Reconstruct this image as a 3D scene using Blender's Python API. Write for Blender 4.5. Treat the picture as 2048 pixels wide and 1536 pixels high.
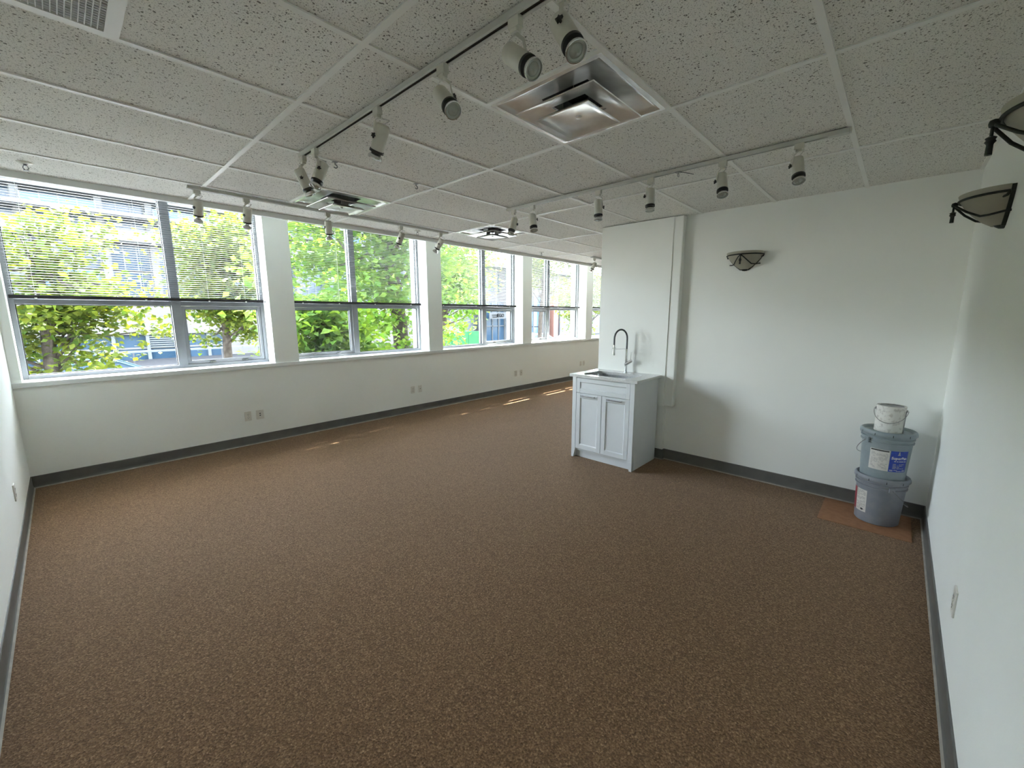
import bpy, math, random
import numpy as np
from mathutils import Vector, Matrix

# ------------------------------------------------------------------ scene, camera, light
for o in list(bpy.data.objects): bpy.data.objects.remove(o)
S = bpy.context.scene
COL = S.collection
R = math.radians

cam_d = bpy.data.cameras.new('camera'); cam = bpy.data.objects.new('camera', cam_d); COL.objects.link(cam)
cam_d.sensor_fit = 'HORIZONTAL'; cam_d.sensor_width = 36.0
cam_d.lens = 829.47 / 2048 * 36.0
cam_d.clip_start = 0.02; cam_d.clip_end = 400
cam.location = (-0.8601, -1.5201, 1.5617)
cam.rotation_euler = (1.40530, 0.00191, -0.82312)
S.camera = cam

SKY = 1.0
SUN = 8.0
EXPOSURE = 3.15
S.view_settings.view_transform = 'Standard'; S.view_settings.look = 'None'
S.view_settings.gamma = 1.0; S.view_settings.use_curve_mapping = False
S.view_settings.exposure = EXPOSURE

W = bpy.data.worlds.new('sky'); S.world = W; W.use_nodes = True
wb = W.node_tree.nodes['Background']
wn = W.node_tree
skt = wn.nodes.new('ShaderNodeTexSky'); skt.sky_type = 'NISHITA'; skt.sun_disc = False
skt.sun_elevation = R(58.6); skt.sun_rotation = R(27.6); skt.air_density = 1.0; skt.dust_density = 1.0; skt.ozone_density = 1.0
hsv = wn.nodes.new('ShaderNodeHueSaturation'); hsv.inputs['Saturation'].default_value = 0.42
wn.links.new(skt.outputs[0], hsv.inputs['Color']); wn.links.new(hsv.outputs[0], wb.inputs[0])
wb.inputs[1].default_value = SKY

sun_d = bpy.data.lights.new('sun', 'SUN'); sun = bpy.data.objects.new('sun', sun_d); COL.objects.link(sun)
sun_d.energy = SUN; sun_d.angle = R(0.6); sun_d.color = (1.0, 0.97, 0.92)
sun.location = (20, 40, 60)
sun.rotation_euler = Vector((-0.46, -0.88, -1.64)).to_track_quat('-Z', 'Y').to_euler()

try:
    cy = S.cycles
    cy.max_bounces = 12; cy.diffuse_bounces = 8; cy.glossy_bounces = 4; cy.transmission_bounces = 6
    cy.transparent_max_bounces = 16; cy.caustics_reflective = False; cy.caustics_refractive = False
except Exception: pass

# ------------------------------------------------------------------ room measures (metres)
H = 2.517                      # ceiling
T = 0.6096                     # ceiling module
XL, XS, XF = -1.216, 3.475, 10.52      # left wall, sink wall, far wall
YR, YW = -1.816, 4.141         # right wall, window wall
YG = 4.42                      # window frames
YC = 2.98                      # edge of the dropped ceiling
SILL = 0.975
WIN = [(-1.155, 0.905, 0.035), (1.19, 3.238, 2.105), (3.522, 5.571, 4.705), (5.855, 7.904, 6.70), (8.19, 10.237, 9.20)]
ZT0, ZT1, ZHEAD = 1.665, 1.715, 2.93

# portals guide sky sampling through the window openings
for (a, b, m) in WIN:
    ld = bpy.data.lights.new('window_portal', 'AREA'); lo = bpy.data.objects.new('window_portal', ld); COL.objects.link(lo)
    ld.shape = 'RECTANGLE'; ld.size = b - a; ld.size_y = ZHEAD - 1.0
    lo.location = ((a + b) / 2, YG + 0.12, (ZHEAD + 1.0) / 2); lo.rotation_euler = (R(-90), 0, 0)
    ld.cycles.is_portal = True

# ------------------------------------------------------------------ helpers
class MB:
    def __init__(s): s.v = []; s.f = []
    def add(s, vs, fs):
        n = len(s.v); s.v += [tuple(v) for v in vs]; s.f += [tuple(i + n for i in f) for f in fs]; return s
    def box(s, x0, x1, y0, y1, z0, z1):
        return s.add([(x0,y0,z0),(x1,y0,z0),(x1,y1,z0),(x0,y1,z0),(x0,y0,z1),(x1,y0,z1),(x1,y1,z1),(x0,y1,z1)],
                     [(0,3,2,1),(4,5,6,7),(0,1,5,4),(1,2,6,5),(2,3,7,6),(3,0,4,7)])
    def hexa(s, bot, top):
        return s.add(list(bot) + list(top), [(0,3,2,1),(4,5,6,7),(0,1,5,4),(1,2,6,5),(2,3,7,6),(3,0,4,7)])
    def quad(s, a, b, c, d): return s.add([a,b,c,d], [(0,1,2,3)])
    def cyl(s, p0, p1, r0, r1=None, n=16, caps=True):
        r1 = r0 if r1 is None else r1
        p0 = Vector(p0); p1 = Vector(p1); d = (p1 - p0).normalized()
        u = d.orthogonal().normalized(); w = d.cross(u)
        vs = []
        for p, r in ((p0, r0), (p1, r1)):
            for i in range(n):
                a = 2 * math.pi * i / n; vs.append(p + (u * math.cos(a) + w * math.sin(a)) * r)
        fs = [(i, (i+1) % n, n + (i+1) % n, n + i) for i in range(n)]
        if caps: fs += [tuple(reversed(range(n))), tuple(range(n, 2*n))]
        return s.add(vs, fs)
    def lathe(s, prof, n=24, a0=0.0, a1=2*math.pi, sy=1.0, o=(0,0,0)):
        full = abs(a1 - a0 - 2*math.pi) < 1e-6; m = n if full else n + 1; k = len(prof); vs = []
        for i in range(m):
            a = a0 + (a1 - a0) * i / n
            for (r, z) in prof: vs.append((o[0] + r*math.cos(a), o[1] + r*math.sin(a)*sy, o[2] + z))
        fs = []
        for i in range(n):
            j = (i + 1) % m
            for q in range(k - 1): fs.append((i*k+q, j*k+q, j*k+q+1, i*k+q+1))
        return s.add(vs, fs)
    def tube(s, path, r, n=8, caps=True, closed=False):
        P = [Vector(p) for p in path]; rs = r if isinstance(r, (list, tuple)) else [r]*len(P)
        vs = []; u = None; L = len(P)
        for i, p in enumerate(P):
            if closed: d = P[(i+1) % L] - P[i-1]
            else: d = P[min(i+1, L-1)] - P[max(i-1, 0)]
            d.normalize()
            if u is None: u = d.orthogonal().normalized()
            else:
                u = u - d * u.dot(d)
                u = u.normalized() if u.length > 1e-6 else d.orthogonal().normalized()
            w = d.cross(u)
            for k in range(n):
                a = 2*math.pi*k/n; vs.append(p + (u*math.cos(a) + w*math.sin(a))*rs[i])
        fs = []
        for i in range(L if closed else L - 1):
            j = (i + 1) % L
            for k in range(n): fs.append((i*n+k, i*n+(k+1) % n, j*n+(k+1) % n, j*n+k))
        if caps and not closed: fs += [tuple(reversed(range(n))), tuple(range((L-1)*n, L*n))]
        return s.add(vs, fs)
    def prism(s, poly, z0, z1):
        n = len(poly)
        return s.add([(x,y,z0) for x,y in poly] + [(x,y,z1) for x,y in poly],
                     [tuple(reversed(range(n))), tuple(range(n, 2*n))] + [(i,(i+1)%n,n+(i+1)%n,n+i) for i in range(n)])
    def mesh(s, name, smooth=None):
        me = bpy.data.meshes.new(name); me.from_pydata(s.v, [], s.f); me.validate(); me.update()
        if smooth is not None:
            me.polygons.foreach_set('use_smooth', [True]*len(me.polygons))
            me.set_sharp_from_angle(angle=R(smooth))
        return me
    def build(s, name, mat, parent=None, smooth=None, bevel=0.0, loc=None):
        return link(name, s.mesh(name, smooth), mat, parent, bevel, loc)

def link(name, me, mat=None, parent=None, bevel=0.0, loc=None):
    o = bpy.data.objects.new(name, me); COL.objects.link(o)
    if mat is not None and len(me.materials) == 0: me.materials.append(mat)
    if parent is not None: o.parent = parent
    if loc is not None: o.location = loc
    if bevel:
        b = o.modifiers.new('bevel', 'BEVEL'); b.width = bevel; b.segments = 2; b.limit_method = 'ANGLE'; b.angle_limit = R(35)
    return o

def tag(o, label=None, cat=None, group=None, kind=None):
    if label: o['label'] = label
    if cat: o['category'] = cat
    if group: o['group'] = group
    if kind: o['kind'] = kind
    return o
def empty(name, loc=(0,0,0), rz=0.0):
    o = bpy.data.objects.new(name, None); COL.objects.link(o); o.location = loc; o.rotation_euler = (0,0,rz)
    o.empty_display_size = 0.05; return o
def thing(name, label, cat, loc=(0,0,0), rz=0.0, group=None): return tag(empty(name, loc, rz), label, cat, group)
def struct(o): o['kind'] = 'structure'; return o
def copy_part(src, parent):
    c = src.copy(); COL.objects.link(c); c.parent = parent
    for ch in list(src.children): copy_part(ch, c)
    return c
def text_mb(txt, size, extrude=0.002):
    cu = bpy.data.curves.new('lettering', 'FONT'); cu.body = txt; cu.size = size; cu.extrude = extrude; cu.resolution_u = 2; cu.offset = size*0.03
    cu.align_x = 'CENTER'; cu.align_y = 'CENTER'
    ob = bpy.data.objects.new('lettering', cu); COL.objects.link(ob)
    dg = bpy.context.evaluated_depsgraph_get(); ev = ob.evaluated_get(dg); me = ev.to_mesh()
    mb = MB(); mb.add([tuple(v.co) for v in me.vertices], [tuple(p.vertices) for p in me.polygons])
    ev.to_mesh_clear(); bpy.data.objects.remove(ob); bpy.data.curves.remove(cu)
    return mb

# ------------------------------------------------------------------ materials
MATS = {}
def mat(name, col, rough=0.6, metal=0.0, spec=0.5, noise=None, bump=None, transm=None):
    m = bpy.data.materials.new(name); m.use_nodes = True; nt = m.node_tree; N = nt.nodes; L = nt.links
    b = N['Principled BSDF']; b.inputs['Base Color'].default_value = (*col, 1); b.inputs['Roughness'].default_value = rough
    b.inputs['Metallic'].default_value = metal; b.inputs['Specular IOR Level'].default_value = spec
    if noise or bump:
        g = N.new('ShaderNodeNewGeometry')
    if noise:      # (scale, second colour, lo, hi)
        t = N.new('ShaderNodeTexNoise'); t.inputs['Scale'].default_value = noise[0]; t.inputs['Detail'].default_value = 3
        L.new(g.outputs['Position'], t.inputs['Vector'])
        r = N.new('ShaderNodeMapRange'); r.inputs[1].default_value = noise[2]; r.inputs[2].default_value = noise[3]
        L.new(t.outputs['Fac'], r.inputs[0])
        x = N.new('ShaderNodeMix'); x.data_type = 'RGBA'; x.inputs[6].default_value = (*col, 1); x.inputs[7].default_value = (*noise[1], 1)
        L.new(r.outputs[0], x.inputs[0]); L.new(x.outputs[2], b.inputs['Base Color'])
    if bump:       # (scale, strength, distance)
        t2 = N.new('ShaderNodeTexNoise'); t2.inputs['Scale'].default_value = bump[0]; t2.inputs['Detail'].default_value = 2
        L.new(g.outputs['Position'], t2.inputs['Vector'])
        bp = N.new('ShaderNodeBump'); bp.inputs['Strength'].default_value = bump[1]; bp.inputs['Distance'].default_value = bump[2]
        L.new(t2.outputs['Fac'], bp.inputs['Height']); L.new(bp.outputs['Normal'], b.inputs['Normal'])
    MATS[name] = m; return m

M_wall = mat('wall_paint', (0.865, 0.88, 0.845), 0.55, spec=0.4, noise=(1.3, (0.84, 0.855, 0.82), 0.35, 0.65), bump=(260, 0.12, 0.002))
M_trimw = mat('white_trim', (0.82, 0.84, 0.83), 0.38, noise=(3, (0.79, 0.81, 0.80), 0.4, 0.6))
M_base = mat('vinyl_base', (0.105, 0.105, 0.098), 0.42, noise=(9, (0.125, 0.122, 0.112), 0.4, 0.6))
M_toe = mat('vinyl_toe_highlight', (0.33, 0.30, 0.26), 0.4, noise=(14, (0.26, 0.24, 0.21), 0.4, 0.6))  # paler than the base: light caught along the toe, put into its colour
M_alu = mat('window_alu', (0.30, 0.315, 0.33), 0.42, metal=0.2, noise=(6, (0.27, 0.285, 0.30), 0.4, 0.6))
M_gasket = mat('black_gasket', (0.02, 0.021, 0.022), 0.6, noise=(40, (0.03, 0.03, 0.03), 0.4, 0.6))
M_slat = mat('blind_slat', (0.36, 0.37, 0.37), 0.4, noise=(5, (0.33, 0.34, 0.34), 0.4, 0.6))
M_rail = mat('blind_rail', (0.02, 0.021, 0.023), 0.5, noise=(20, (0.03, 0.03, 0.033), 0.4, 0.6))
M_cord = mat('cord', (0.75, 0.75, 0.72), 0.8, noise=(90, (0.6, 0.6, 0.57), 0.4, 0.6))
M_cream = mat('cream_enamel', (0.66, 0.65, 0.58), 0.38, noise=(20, (0.62, 0.61, 0.54), 0.4, 0.6))
M_track = mat('track_enamel', (0.60, 0.60, 0.56), 0.42, noise=(12, (0.56, 0.56, 0.52), 0.4, 0.6))
M_slot = mat('track_slot', (0.05, 0.045, 0.04), 0.6, noise=(60, (0.09, 0.07, 0.05), 0.4, 0.6))
M_black = mat('black_plastic', (0.012, 0.012, 0.013), 0.4, noise=(50, (0.02, 0.02, 0.02), 0.4, 0.6))
M_iron = mat('wrought_iron', (0.018, 0.022, 0.02), 0.5, metal=0.5, noise=(60, (0.03, 0.035, 0.03), 0.4, 0.6))
M_chrome = mat('chrome', (0.72, 0.73, 0.74), 0.12, metal=1.0, noise=(30, (0.68, 0.69, 0.70), 0.4, 0.6))
M_refl = mat('lamp_reflector', (0.75, 0.76, 0.76), 0.18, metal=0.85, noise=(40, (0.7, 0.7, 0.7), 0.4, 0.6))
M_lens = mat('lamp_lens', (0.40, 0.42, 0.38), 0.06, metal=0.35, noise=(90, (0.42, 0.44, 0.40), 0.4, 0.6), bump=(240, 0.25, 0.002))
M_steel = mat('sink_steel', (0.50, 0.51, 0.52), 0.28, metal=1.0, noise=(80, (0.42, 0.43, 0.44), 0.4, 0.6))
M_handle = mat('brushed_handle', (0.36, 0.36, 0.36), 0.3, metal=0.9, noise=(60, (0.30, 0.30, 0.30), 0.4, 0.6))
M_hose = mat('faucet_hose', (0.09, 0.095, 0.10), 0.4, noise=(200, (0.14, 0.145, 0.15), 0.4, 0.6))
M_cab = mat('cabinet_lacquer', (0.70, 0.735, 0.75), 0.35, noise=(4, (0.68, 0.715, 0.73), 0.4, 0.6))
M_quartz = mat('quartz_top', (0.66, 0.67, 0.66), 0.16, noise=(60, (0.60, 0.61, 0.60), 0.45, 0.62))
M_plate = mat('outlet_plate', (0.70, 0.685, 0.63), 0.3, noise=(30, (0.66, 0.645, 0.59), 0.4, 0.6))
M_dark = mat('outlet_slots', (0.03, 0.03, 0.03), 0.6, noise=(60, (0.05, 0.05, 0.05), 0.4, 0.6))
M_duct = mat('diffuser_metal', (0.82, 0.82, 0.80), 0.22, metal=0.45, noise=(8, (0.66, 0.66, 0.63), 0.35, 0.65))
M_void = mat('duct_void', (0.03, 0.03, 0.03), 0.9, noise=(10, (0.05, 0.05, 0.05), 0.4, 0.6))
M_grille = mat('grille_plastic', (0.74, 0.75, 0.75), 0.5, noise=(20, (0.70, 0.71, 0.71), 0.4, 0.6))
M_pail = mat('grey_pail', (0.22, 0.265, 0.28), 0.38, noise=(14, (0.25, 0.29, 0.30), 0.4, 0.65))
M_pail2 = mat('lavender_grey_pail', (0.20, 0.215, 0.245), 0.38, noise=(14, (0.235, 0.245, 0.265), 0.4, 0.65))
M_lblue = mat('label_blue', (0.008, 0.035, 0.30), 0.35, noise=(70, (0.012, 0.06, 0.42), 0.5, 0.7))
M_lwhite = mat('label_paper', (0.62, 0.60, 0.55), 0.5, noise=(40, (0.55, 0.53, 0.49), 0.4, 0.7))
M_lprint = mat('label_print', (0.30, 0.29, 0.28), 0.6, noise=(90, (0.4, 0.39, 0.37), 0.4, 0.6))
M_lred = mat('label_red', (0.25, 0.03, 0.05), 0.5, noise=(50, (0.3, 0.05, 0.06), 0.4, 0.6))
M_can = mat('paint_can_label', (0.70, 0.69, 0.64), 0.45, noise=(45, (0.52, 0.50, 0.46), 0.52, 0.66))
M_wire = mat('wire', (0.25, 0.25, 0.25), 0.35, metal=0.9, noise=(50, (0.3, 0.3, 0.3), 0.4, 0.6))
M_card = mat('cardboard', (0.30, 0.145, 0.07), 0.8, noise=(25, (0.26, 0.12, 0.055), 0.4, 0.65))
M_conc = mat('facade_concrete', (0.072, 0.075, 0.078), 0.8, spec=0.1, noise=(0.9, (0.063, 0.066, 0.070), 0.4, 0.6))
M_beige = mat('facade_beige', (0.085, 0.081, 0.075), 0.8, spec=0.1, noise=(0.8, (0.076, 0.072, 0.068), 0.4, 0.6))
M_fglass = mat('facade_glass', (0.014, 0.026, 0.044), 0.12, spec=0.15, noise=(0.5, (0.028, 0.043, 0.064), 0.35, 0.65))
M_fdark = mat('facade_dark_glass', (0.012, 0.026, 0.042), 0.1, spec=0.12, noise=(0.4, (0.02, 0.036, 0.055), 0.4, 0.6))
M_fblue = mat('facade_blue_panel', (0.015, 0.05, 0.16), 0.3, spec=0.2, noise=(0.7, (0.02, 0.06, 0.19), 0.4, 0.6))
M_fmetal = mat('facade_metal', (0.08, 0.087, 0.095), 0.5, metal=0.1, spec=0.15, noise=(2, (0.07, 0.076, 0.083), 0.4, 0.6))
M_brick = mat('far_brick', (0.20, 0.10, 0.075), 0.85, spec=0.1, noise=(6, (0.16, 0.08, 0.06), 0.4, 0.6))
M_asph = mat('asphalt', (0.11, 0.11, 0.115), 0.9, spec=0.1, noise=(30, (0.14, 0.14, 0.14), 0.4, 0.6))
M_walk = mat('pavement', (0.020, 0.021, 0.022), 0.85, spec=0.1, noise=(4, (0.027, 0.027, 0.028), 0.4, 0.6))
M_walk2 = mat('light_concrete_walk', (0.24, 0.237, 0.225), 0.85, noise=(4, (0.20, 0.197, 0.19), 0.4, 0.6))
M_green = mat('green_hoarding', (0.010, 0.062, 0.022), 0.6, spec=0.1, noise=(2, (0.012, 0.075, 0.028), 0.4, 0.6))
M_bark = mat('bark', (0.026, 0.021, 0.017), 0.9, spec=0.1, noise=(12, (0.05, 0.042, 0.034), 0.4, 0.65), bump=(18, 0.8, 0.02))
M_signw = mat('sign_white', (0.050, 0.052, 0.053), 0.7, spec=0.05, noise=(2, (0.046, 0.048, 0.049), 0.4, 0.6))
M_cardk = mat('car_dark', (0.012, 0.032, 0.048), 0.25, spec=0.15, noise=(1, (0.016, 0.037, 0.052), 0.4, 0.6))
M_carsv = mat('car_silver', (0.42, 0.44, 0.46), 0.18, metal=0.6, noise=(1, (0.4, 0.42, 0.44), 0.4, 0.6))
M_carwh = mat('car_white', (0.6, 0.61, 0.62), 0.2, noise=(1, (0.57, 0.58, 0.59), 0.4, 0.6))
M_ink = mat('sign_ink', (0.003, 0.003, 0.003), 0.9, spec=0.0, noise=(3, (0.004, 0.004, 0.004), 0.4, 0.6))
M_tyre = mat('tyre', (0.02, 0.02, 0.02), 0.8, noise=(20, (0.03, 0.03, 0.03), 0.4, 0.6))

def tile_mat():
    m = bpy.data.materials.new('ceiling_tile'); m.use_nodes = True; nt = m.node_tree; N = nt.nodes; L = nt.links
    b = N['Principled BSDF']; b.inputs['Roughness'].default_value = 0.9; b.inputs['Specular IOR Level'].default_value = 0.2
    g = N.new('ShaderNodeNewGeometry')
    v = N.new('ShaderNodeTexVoronoi'); v.inputs['Scale'].default_value = 92
    n0 = N.new('ShaderNodeTexNoise'); n0.inputs['Scale'].default_value = 55; n0.inputs['Detail'].default_value = 2
    L.new(g.outputs['Position'], n0.inputs['Vector'])
    ad = N.new('ShaderNodeMix'); ad.data_type = 'RGBA'; ad.blend_type = 'LINEAR_LIGHT'; ad.inputs[0].default_value = 0.012
    L.new(g.outputs['Position'], ad.inputs[6]); L.new(n0.outputs['Color'], ad.inputs[7]); L.new(ad.outputs[2], v.inputs['Vector'])
    sp = N.new('ShaderNodeSeparateColor'); L.new(v.outputs['Color'], sp.inputs[0])
    sz = N.new('ShaderNodeMapRange'); sz.inputs[1].default_value = 0.12; sz.inputs[2].default_value = 1.0; sz.inputs[3].default_value = 0.0; sz.inputs[4].default_value = 0.41
    L.new(sp.outputs[0], sz.inputs[0])
    sub = N.new('ShaderNodeMath'); sub.operation = 'SUBTRACT'; L.new(sz.outputs[0], sub.inputs[0]); L.new(v.outputs['Distance'], sub.inputs[1])
    r = N.new('ShaderNodeMapRange'); r.inputs[1].default_value = -0.02; r.inputs[2].default_value = 0.08; L.new(sub.outputs[0], r.inputs[0])
    n1 = N.new('ShaderNodeTexNoise'); n1.inputs['Scale'].default_value = 210; n1.inputs['Detail'].default_value = 1; L.new(g.outputs['Position'], n1.inputs['Vector'])
    r1 = N.new('ShaderNodeMapRange'); r1.inputs[1].default_value = 0.30; r1.inputs[2].default_value = 0.42; r1.inputs[3].default_value = 0.7; r1.inputs[4].default_value = 0.0
    L.new(n1.outputs['Fac'], r1.inputs[0])
    mx = N.new('ShaderNodeMath'); mx.operation = 'MAXIMUM'; L.new(r.outputs[0], mx.inputs[0]); L.new(r1.outputs[0], mx.inputs[1])
    oi = N.new('ShaderNodeObjectInfo')
    rv = N.new('ShaderNodeMapRange'); rv.inputs[3].default_value = 0.96; rv.inputs[4].default_value = 1.04; L.new(oi.outputs['Random'], rv.inputs[0])
    x = N.new('ShaderNodeMix'); x.data_type = 'RGBA'; x.inputs[6].default_value = (0.82, 0.81, 0.77, 1); x.inputs[7].default_value = (0.20, 0.195, 0.17, 1)
    L.new(mx.outputs[0], x.inputs[0])
    ml = N.new('ShaderNodeVectorMath'); ml.operation = 'SCALE'; L.new(x.outputs[2], ml.inputs[0]); L.new(rv.outputs[0], ml.inputs[3])
    L.new(ml.outputs[0], b.inputs['Base Color'])
    bp = N.new('ShaderNodeBump'); bp.invert = True; bp.inputs['Strength'].default_value = 0.5; bp.inputs['Distance'].default_value = 0.003
    L.new(mx.outputs[0], bp.inputs['Height']); L.new(bp.outputs['Normal'], b.inputs['Normal'])
    return m
M_tile = tile_mat()
M_tee = mat('tee_enamel', (0.84, 0.84, 0.81), 0.45, noise=(5, (0.81, 0.81, 0.78), 0.4, 0.6))

def carpet_mat():
    m = bpy.data.materials.new('carpet'); m.use_nodes = True; nt = m.node_tree; N = nt.nodes; L = nt.links
    b = N['Principled BSDF']; b.inputs['Roughness'].default_value = 0.95; b.inputs['Specular IOR Level'].default_value = 0.1
    b.inputs['Sheen Weight'].default_value = 0.15; b.inputs['Sheen Roughness'].default_value = 0.5; b.inputs['Sheen Tint'].default_value = (0.9, 0.85, 0.8, 1)
    g = N.new('ShaderNodeNewGeometry')
    n1 = N.new('ShaderNodeTexNoise'); n1.inputs['Scale'].default_value = 125; n1.inputs['Detail'].default_value = 3; n1.inputs['Roughness'].default_value = 0.75; L.new(g.outputs['Position'], n1.inputs['Vector'])
    v = N.new('ShaderNodeTexVoronoi'); v.inputs['Scale'].default_value = 150; L.new(g.outputs['Position'], v.inputs['Vector'])
    sp = N.new('ShaderNodeSeparateColor'); L.new(v.outputs['Color'], sp.inputs[0])
    cr = N.new('ShaderNodeValToRGB'); e = cr.color_ramp.elements
    e[0].position = 0.0; e[0].color = (0.060, 0.033, 0.014, 1); e[1].position = 1.0; e[1].color = (0.42, 0.265, 0.15, 1)
    e.new(0.45).color = (0.155, 0.087, 0.043, 1); e.new(0.75).color = (0.23, 0.138, 0.072, 1)
    mxx = N.new('ShaderNodeMath'); mxx.operation = 'MULTIPLY_ADD'; mxx.inputs[1].default_value = 0.5; L.new(sp.outputs[0], mxx.inputs[0])
    r = N.new('ShaderNodeMapRange'); r.inputs[1].default_value = 0.33; r.inputs[2].default_value = 0.67; r.inputs[4].default_value = 0.55; L.new(n1.outputs['Fac'], r.inputs[0])
    L.new(r.outputs[0], mxx.inputs[2]); L.new(mxx.outputs[0], cr.inputs[0])
    L.new(cr.outputs[0], b.inputs['Base Color'])
    bp = N.new('ShaderNodeBump'); bp.inputs['Strength'].default_value = 0.55; bp.inputs['Distance'].default_value = 0.004
    L.new(v.outputs['Distance'], bp.inputs['Height']); L.new(bp.outputs['Normal'], b.inputs['Normal'])
    return m
M_carpet = carpet_mat()

def glass_mat():
    m = bpy.data.materials.new('window_glass'); m.use_nodes = True; nt = m.node_tree; N = nt.nodes; L = nt.links
    N.remove(N['Principled BSDF']); out = N['Material Output']
    t = N.new('ShaderNodeBsdfTransparent'); t.inputs[0].default_value = (0.97, 0.985, 0.98, 1)
    g = N.new('ShaderNodeBsdfGlossy'); g.inputs['Roughness'].default_value = 0.0
    x = N.new('ShaderNodeMixShader'); x.inputs[0].default_value = 0.035
    L.new(t.outputs[0], x.inputs[1]); L.new(g.outputs[0], x.inputs[2]); L.new(x.outputs[0], out.inputs[0])
    return m
M_glass = glass_mat()

def bowl_mat():
    m = bpy.data.materials.new('frosted_bowl'); m.use_nodes = True; nt = m.node_tree; N = nt.nodes; L = nt.links
    b = N['Principled BSDF']; b.inputs['Base Color'].default_value = (0.52, 0.50, 0.41, 1); b.inputs['Roughness'].default_value = 0.5
    g = N.new('ShaderNodeNewGeometry'); n = N.new('ShaderNodeTexNoise'); n.inputs['Scale'].default_value = 14; L.new(g.outputs['Position'], n.inputs['Vector'])
    x = N.new('ShaderNodeMix'); x.data_type = 'RGBA'; x.inputs[6].default_value = (0.56, 0.54, 0.45, 1); x.inputs[7].default_value = (0.46, 0.44, 0.36, 1)
    L.new(n.outputs['Fac'], x.inputs[0]); L.new(x.outputs[2], b.inputs['Base Color'])
    tr = N.new('ShaderNodeBsdfTranslucent'); L.new(x.outputs[2], tr.inputs[0])
    mx = N.new('ShaderNodeMixShader'); mx.inputs[0].default_value = 0.3
    L.new(b.outputs[0], mx.inputs[1]); L.new(tr.outputs[0], mx.inputs[2]); L.new(mx.outputs[0], N['Material Output'].inputs[0])
    return m
M_bowl = bowl_mat()

def leaf_mat(name, c1, c2):
    m = bpy.data.materials.new(name); m.use_nodes = True; nt = m.node_tree; N = nt.nodes; L = nt.links
    b = N['Principled BSDF']; b.inputs['Roughness'].default_value = 0.5; b.inputs['Specular IOR Level'].default_value = 0.12
    g = N.new('ShaderNodeNewGeometry')
    x = N.new('ShaderNodeMix'); x.data_type = 'RGBA'; x.inputs[6].default_value = (*c1, 1); x.inputs[7].default_value = (*c2, 1)
    L.new(g.outputs['Random Per Island'], x.inputs[0]); L.new(x.outputs[2], b.inputs['Base Color'])
    tr = N.new('ShaderNodeBsdfTranslucent')
    br = N.new('ShaderNodeVectorMath'); br.operation = 'MULTIPLY'; br.inputs[1].default_value = (1.9, 1.6, 0.7); L.new(x.outputs[2], br.inputs[0])
    L.new(br.outputs[0], tr.inputs[0])
    mx = N.new('ShaderNodeMixShader'); mx.inputs[0].default_value = 0.5
    L.new(b.outputs[0], mx.inputs[1]); L.new(tr.outputs[0], mx.inputs[2]); L.new(mx.outputs[0], N['Material Output'].inputs[0])
    return m
M_leafA = leaf_mat('leaf_yellow_green', (0.024, 0.052, 0.006), (0.062, 0.080, 0.010))
M_leafB = leaf_mat('leaf_green', (0.036, 0.098, 0.014), (0.09, 0.15, 0.024))

# ------------------------------------------------------------------ the room shell
struct(MB().box(XL-0.15, XF+0.15, YR-0.15, 4.5, -0.12, 0).build('floor', M_carpet))
struct(MB().box(XL-0.15, XL, YR-0.15, 4.6, 0, 3.1).build('wall_left', M_wall))
struct(MB().box(XL, XF, YR-0.15, YR, 0, 3.1).build('wall_right', M_wall))
struct(MB().box(XF, XF+0.15, YR-0.15, 4.6, 0, 3.1).build('wall_far', M_wall))
struct(MB().box(XL-0.15, XF+0.15, YR-0.15, 4.9, 3.1, 3.3).build('trim_11', M_wall))       # slab above the dropped ceiling
# window wall: apron, piers, header
ww = MB().box(XL, XF, YW, 4.6, 0, SILL-0.03)
edges = [XL] + [e for w in WIN for e in w[:2]] + [XF]
for i in range(0, len(edges), 2): ww.box(edges[i], edges[i+1], YW, 4.6, SILL-0.03, 3.1)
ww.box(XL, XF, YG-0.04, 4.6, ZHEAD, 3.1)
ww.box(XL, XF, 4.5, 4.6, -1.35, 0)
struct(ww.build('wall_window', M_wall))
# sill board
struct(MB().box(XL, XF, YW-0.022, YG-0.02, SILL-0.045, SILL).build('trim_1', M_trimw, bevel=0.004))
for i in range(0, len(edges), 2): pass
# sink wall (partition that ends beside the passage)
YE = 1.04
struct(MB().box(XS, XS+0.16, YR, YE, 0, H+0.05).build('wall_sink', M_wall))
struct(MB().box(XS-0.045, XS, 0.235, YE, 0, 0.61).build('wall_sink_base', M_wall))
ch = MB().box(XS-0.075, XS, 0.14, YE, 0.603, H)
struct(ch.build('wall_sink_chase', M_wall, bevel=0.008))
struct(MB().box(XS-0.083, XS-0.074, 0.232, YE, 0.60, H-0.001).build('trim_2', M_wall, bevel=0.002))

# cove base
def cove(p0, p1, nrm, name):
    p0 = Vector((*p0, 0)); p1 = Vector((*p1, 0)); n = Vector((*nrm, 0)); prof = [(0,0.010),(0.013,0.010),(0.009,0.016),(0.007,0.03),(0.007,0.108),(0.004,0.112),(0,0.112)]
    k = len(prof); vs = [p + n*a + Vector((0,0,z)) for p in (p0, p1) for a, z in prof]
    fs = [(i, (i+1) % k, k+(i+1) % k, k+i) for i in range(k)] + [tuple(reversed(range(k))), tuple(range(k, 2*k))]
    mb = MB().add(vs, fs)
    o = struct(mb.build(name, M_base))
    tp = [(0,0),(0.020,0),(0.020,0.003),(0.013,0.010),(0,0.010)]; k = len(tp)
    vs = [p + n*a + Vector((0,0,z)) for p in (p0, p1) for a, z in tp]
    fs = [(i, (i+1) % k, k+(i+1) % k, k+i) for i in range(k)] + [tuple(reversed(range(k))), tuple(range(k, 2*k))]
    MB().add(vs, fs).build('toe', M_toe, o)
    return o
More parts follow.
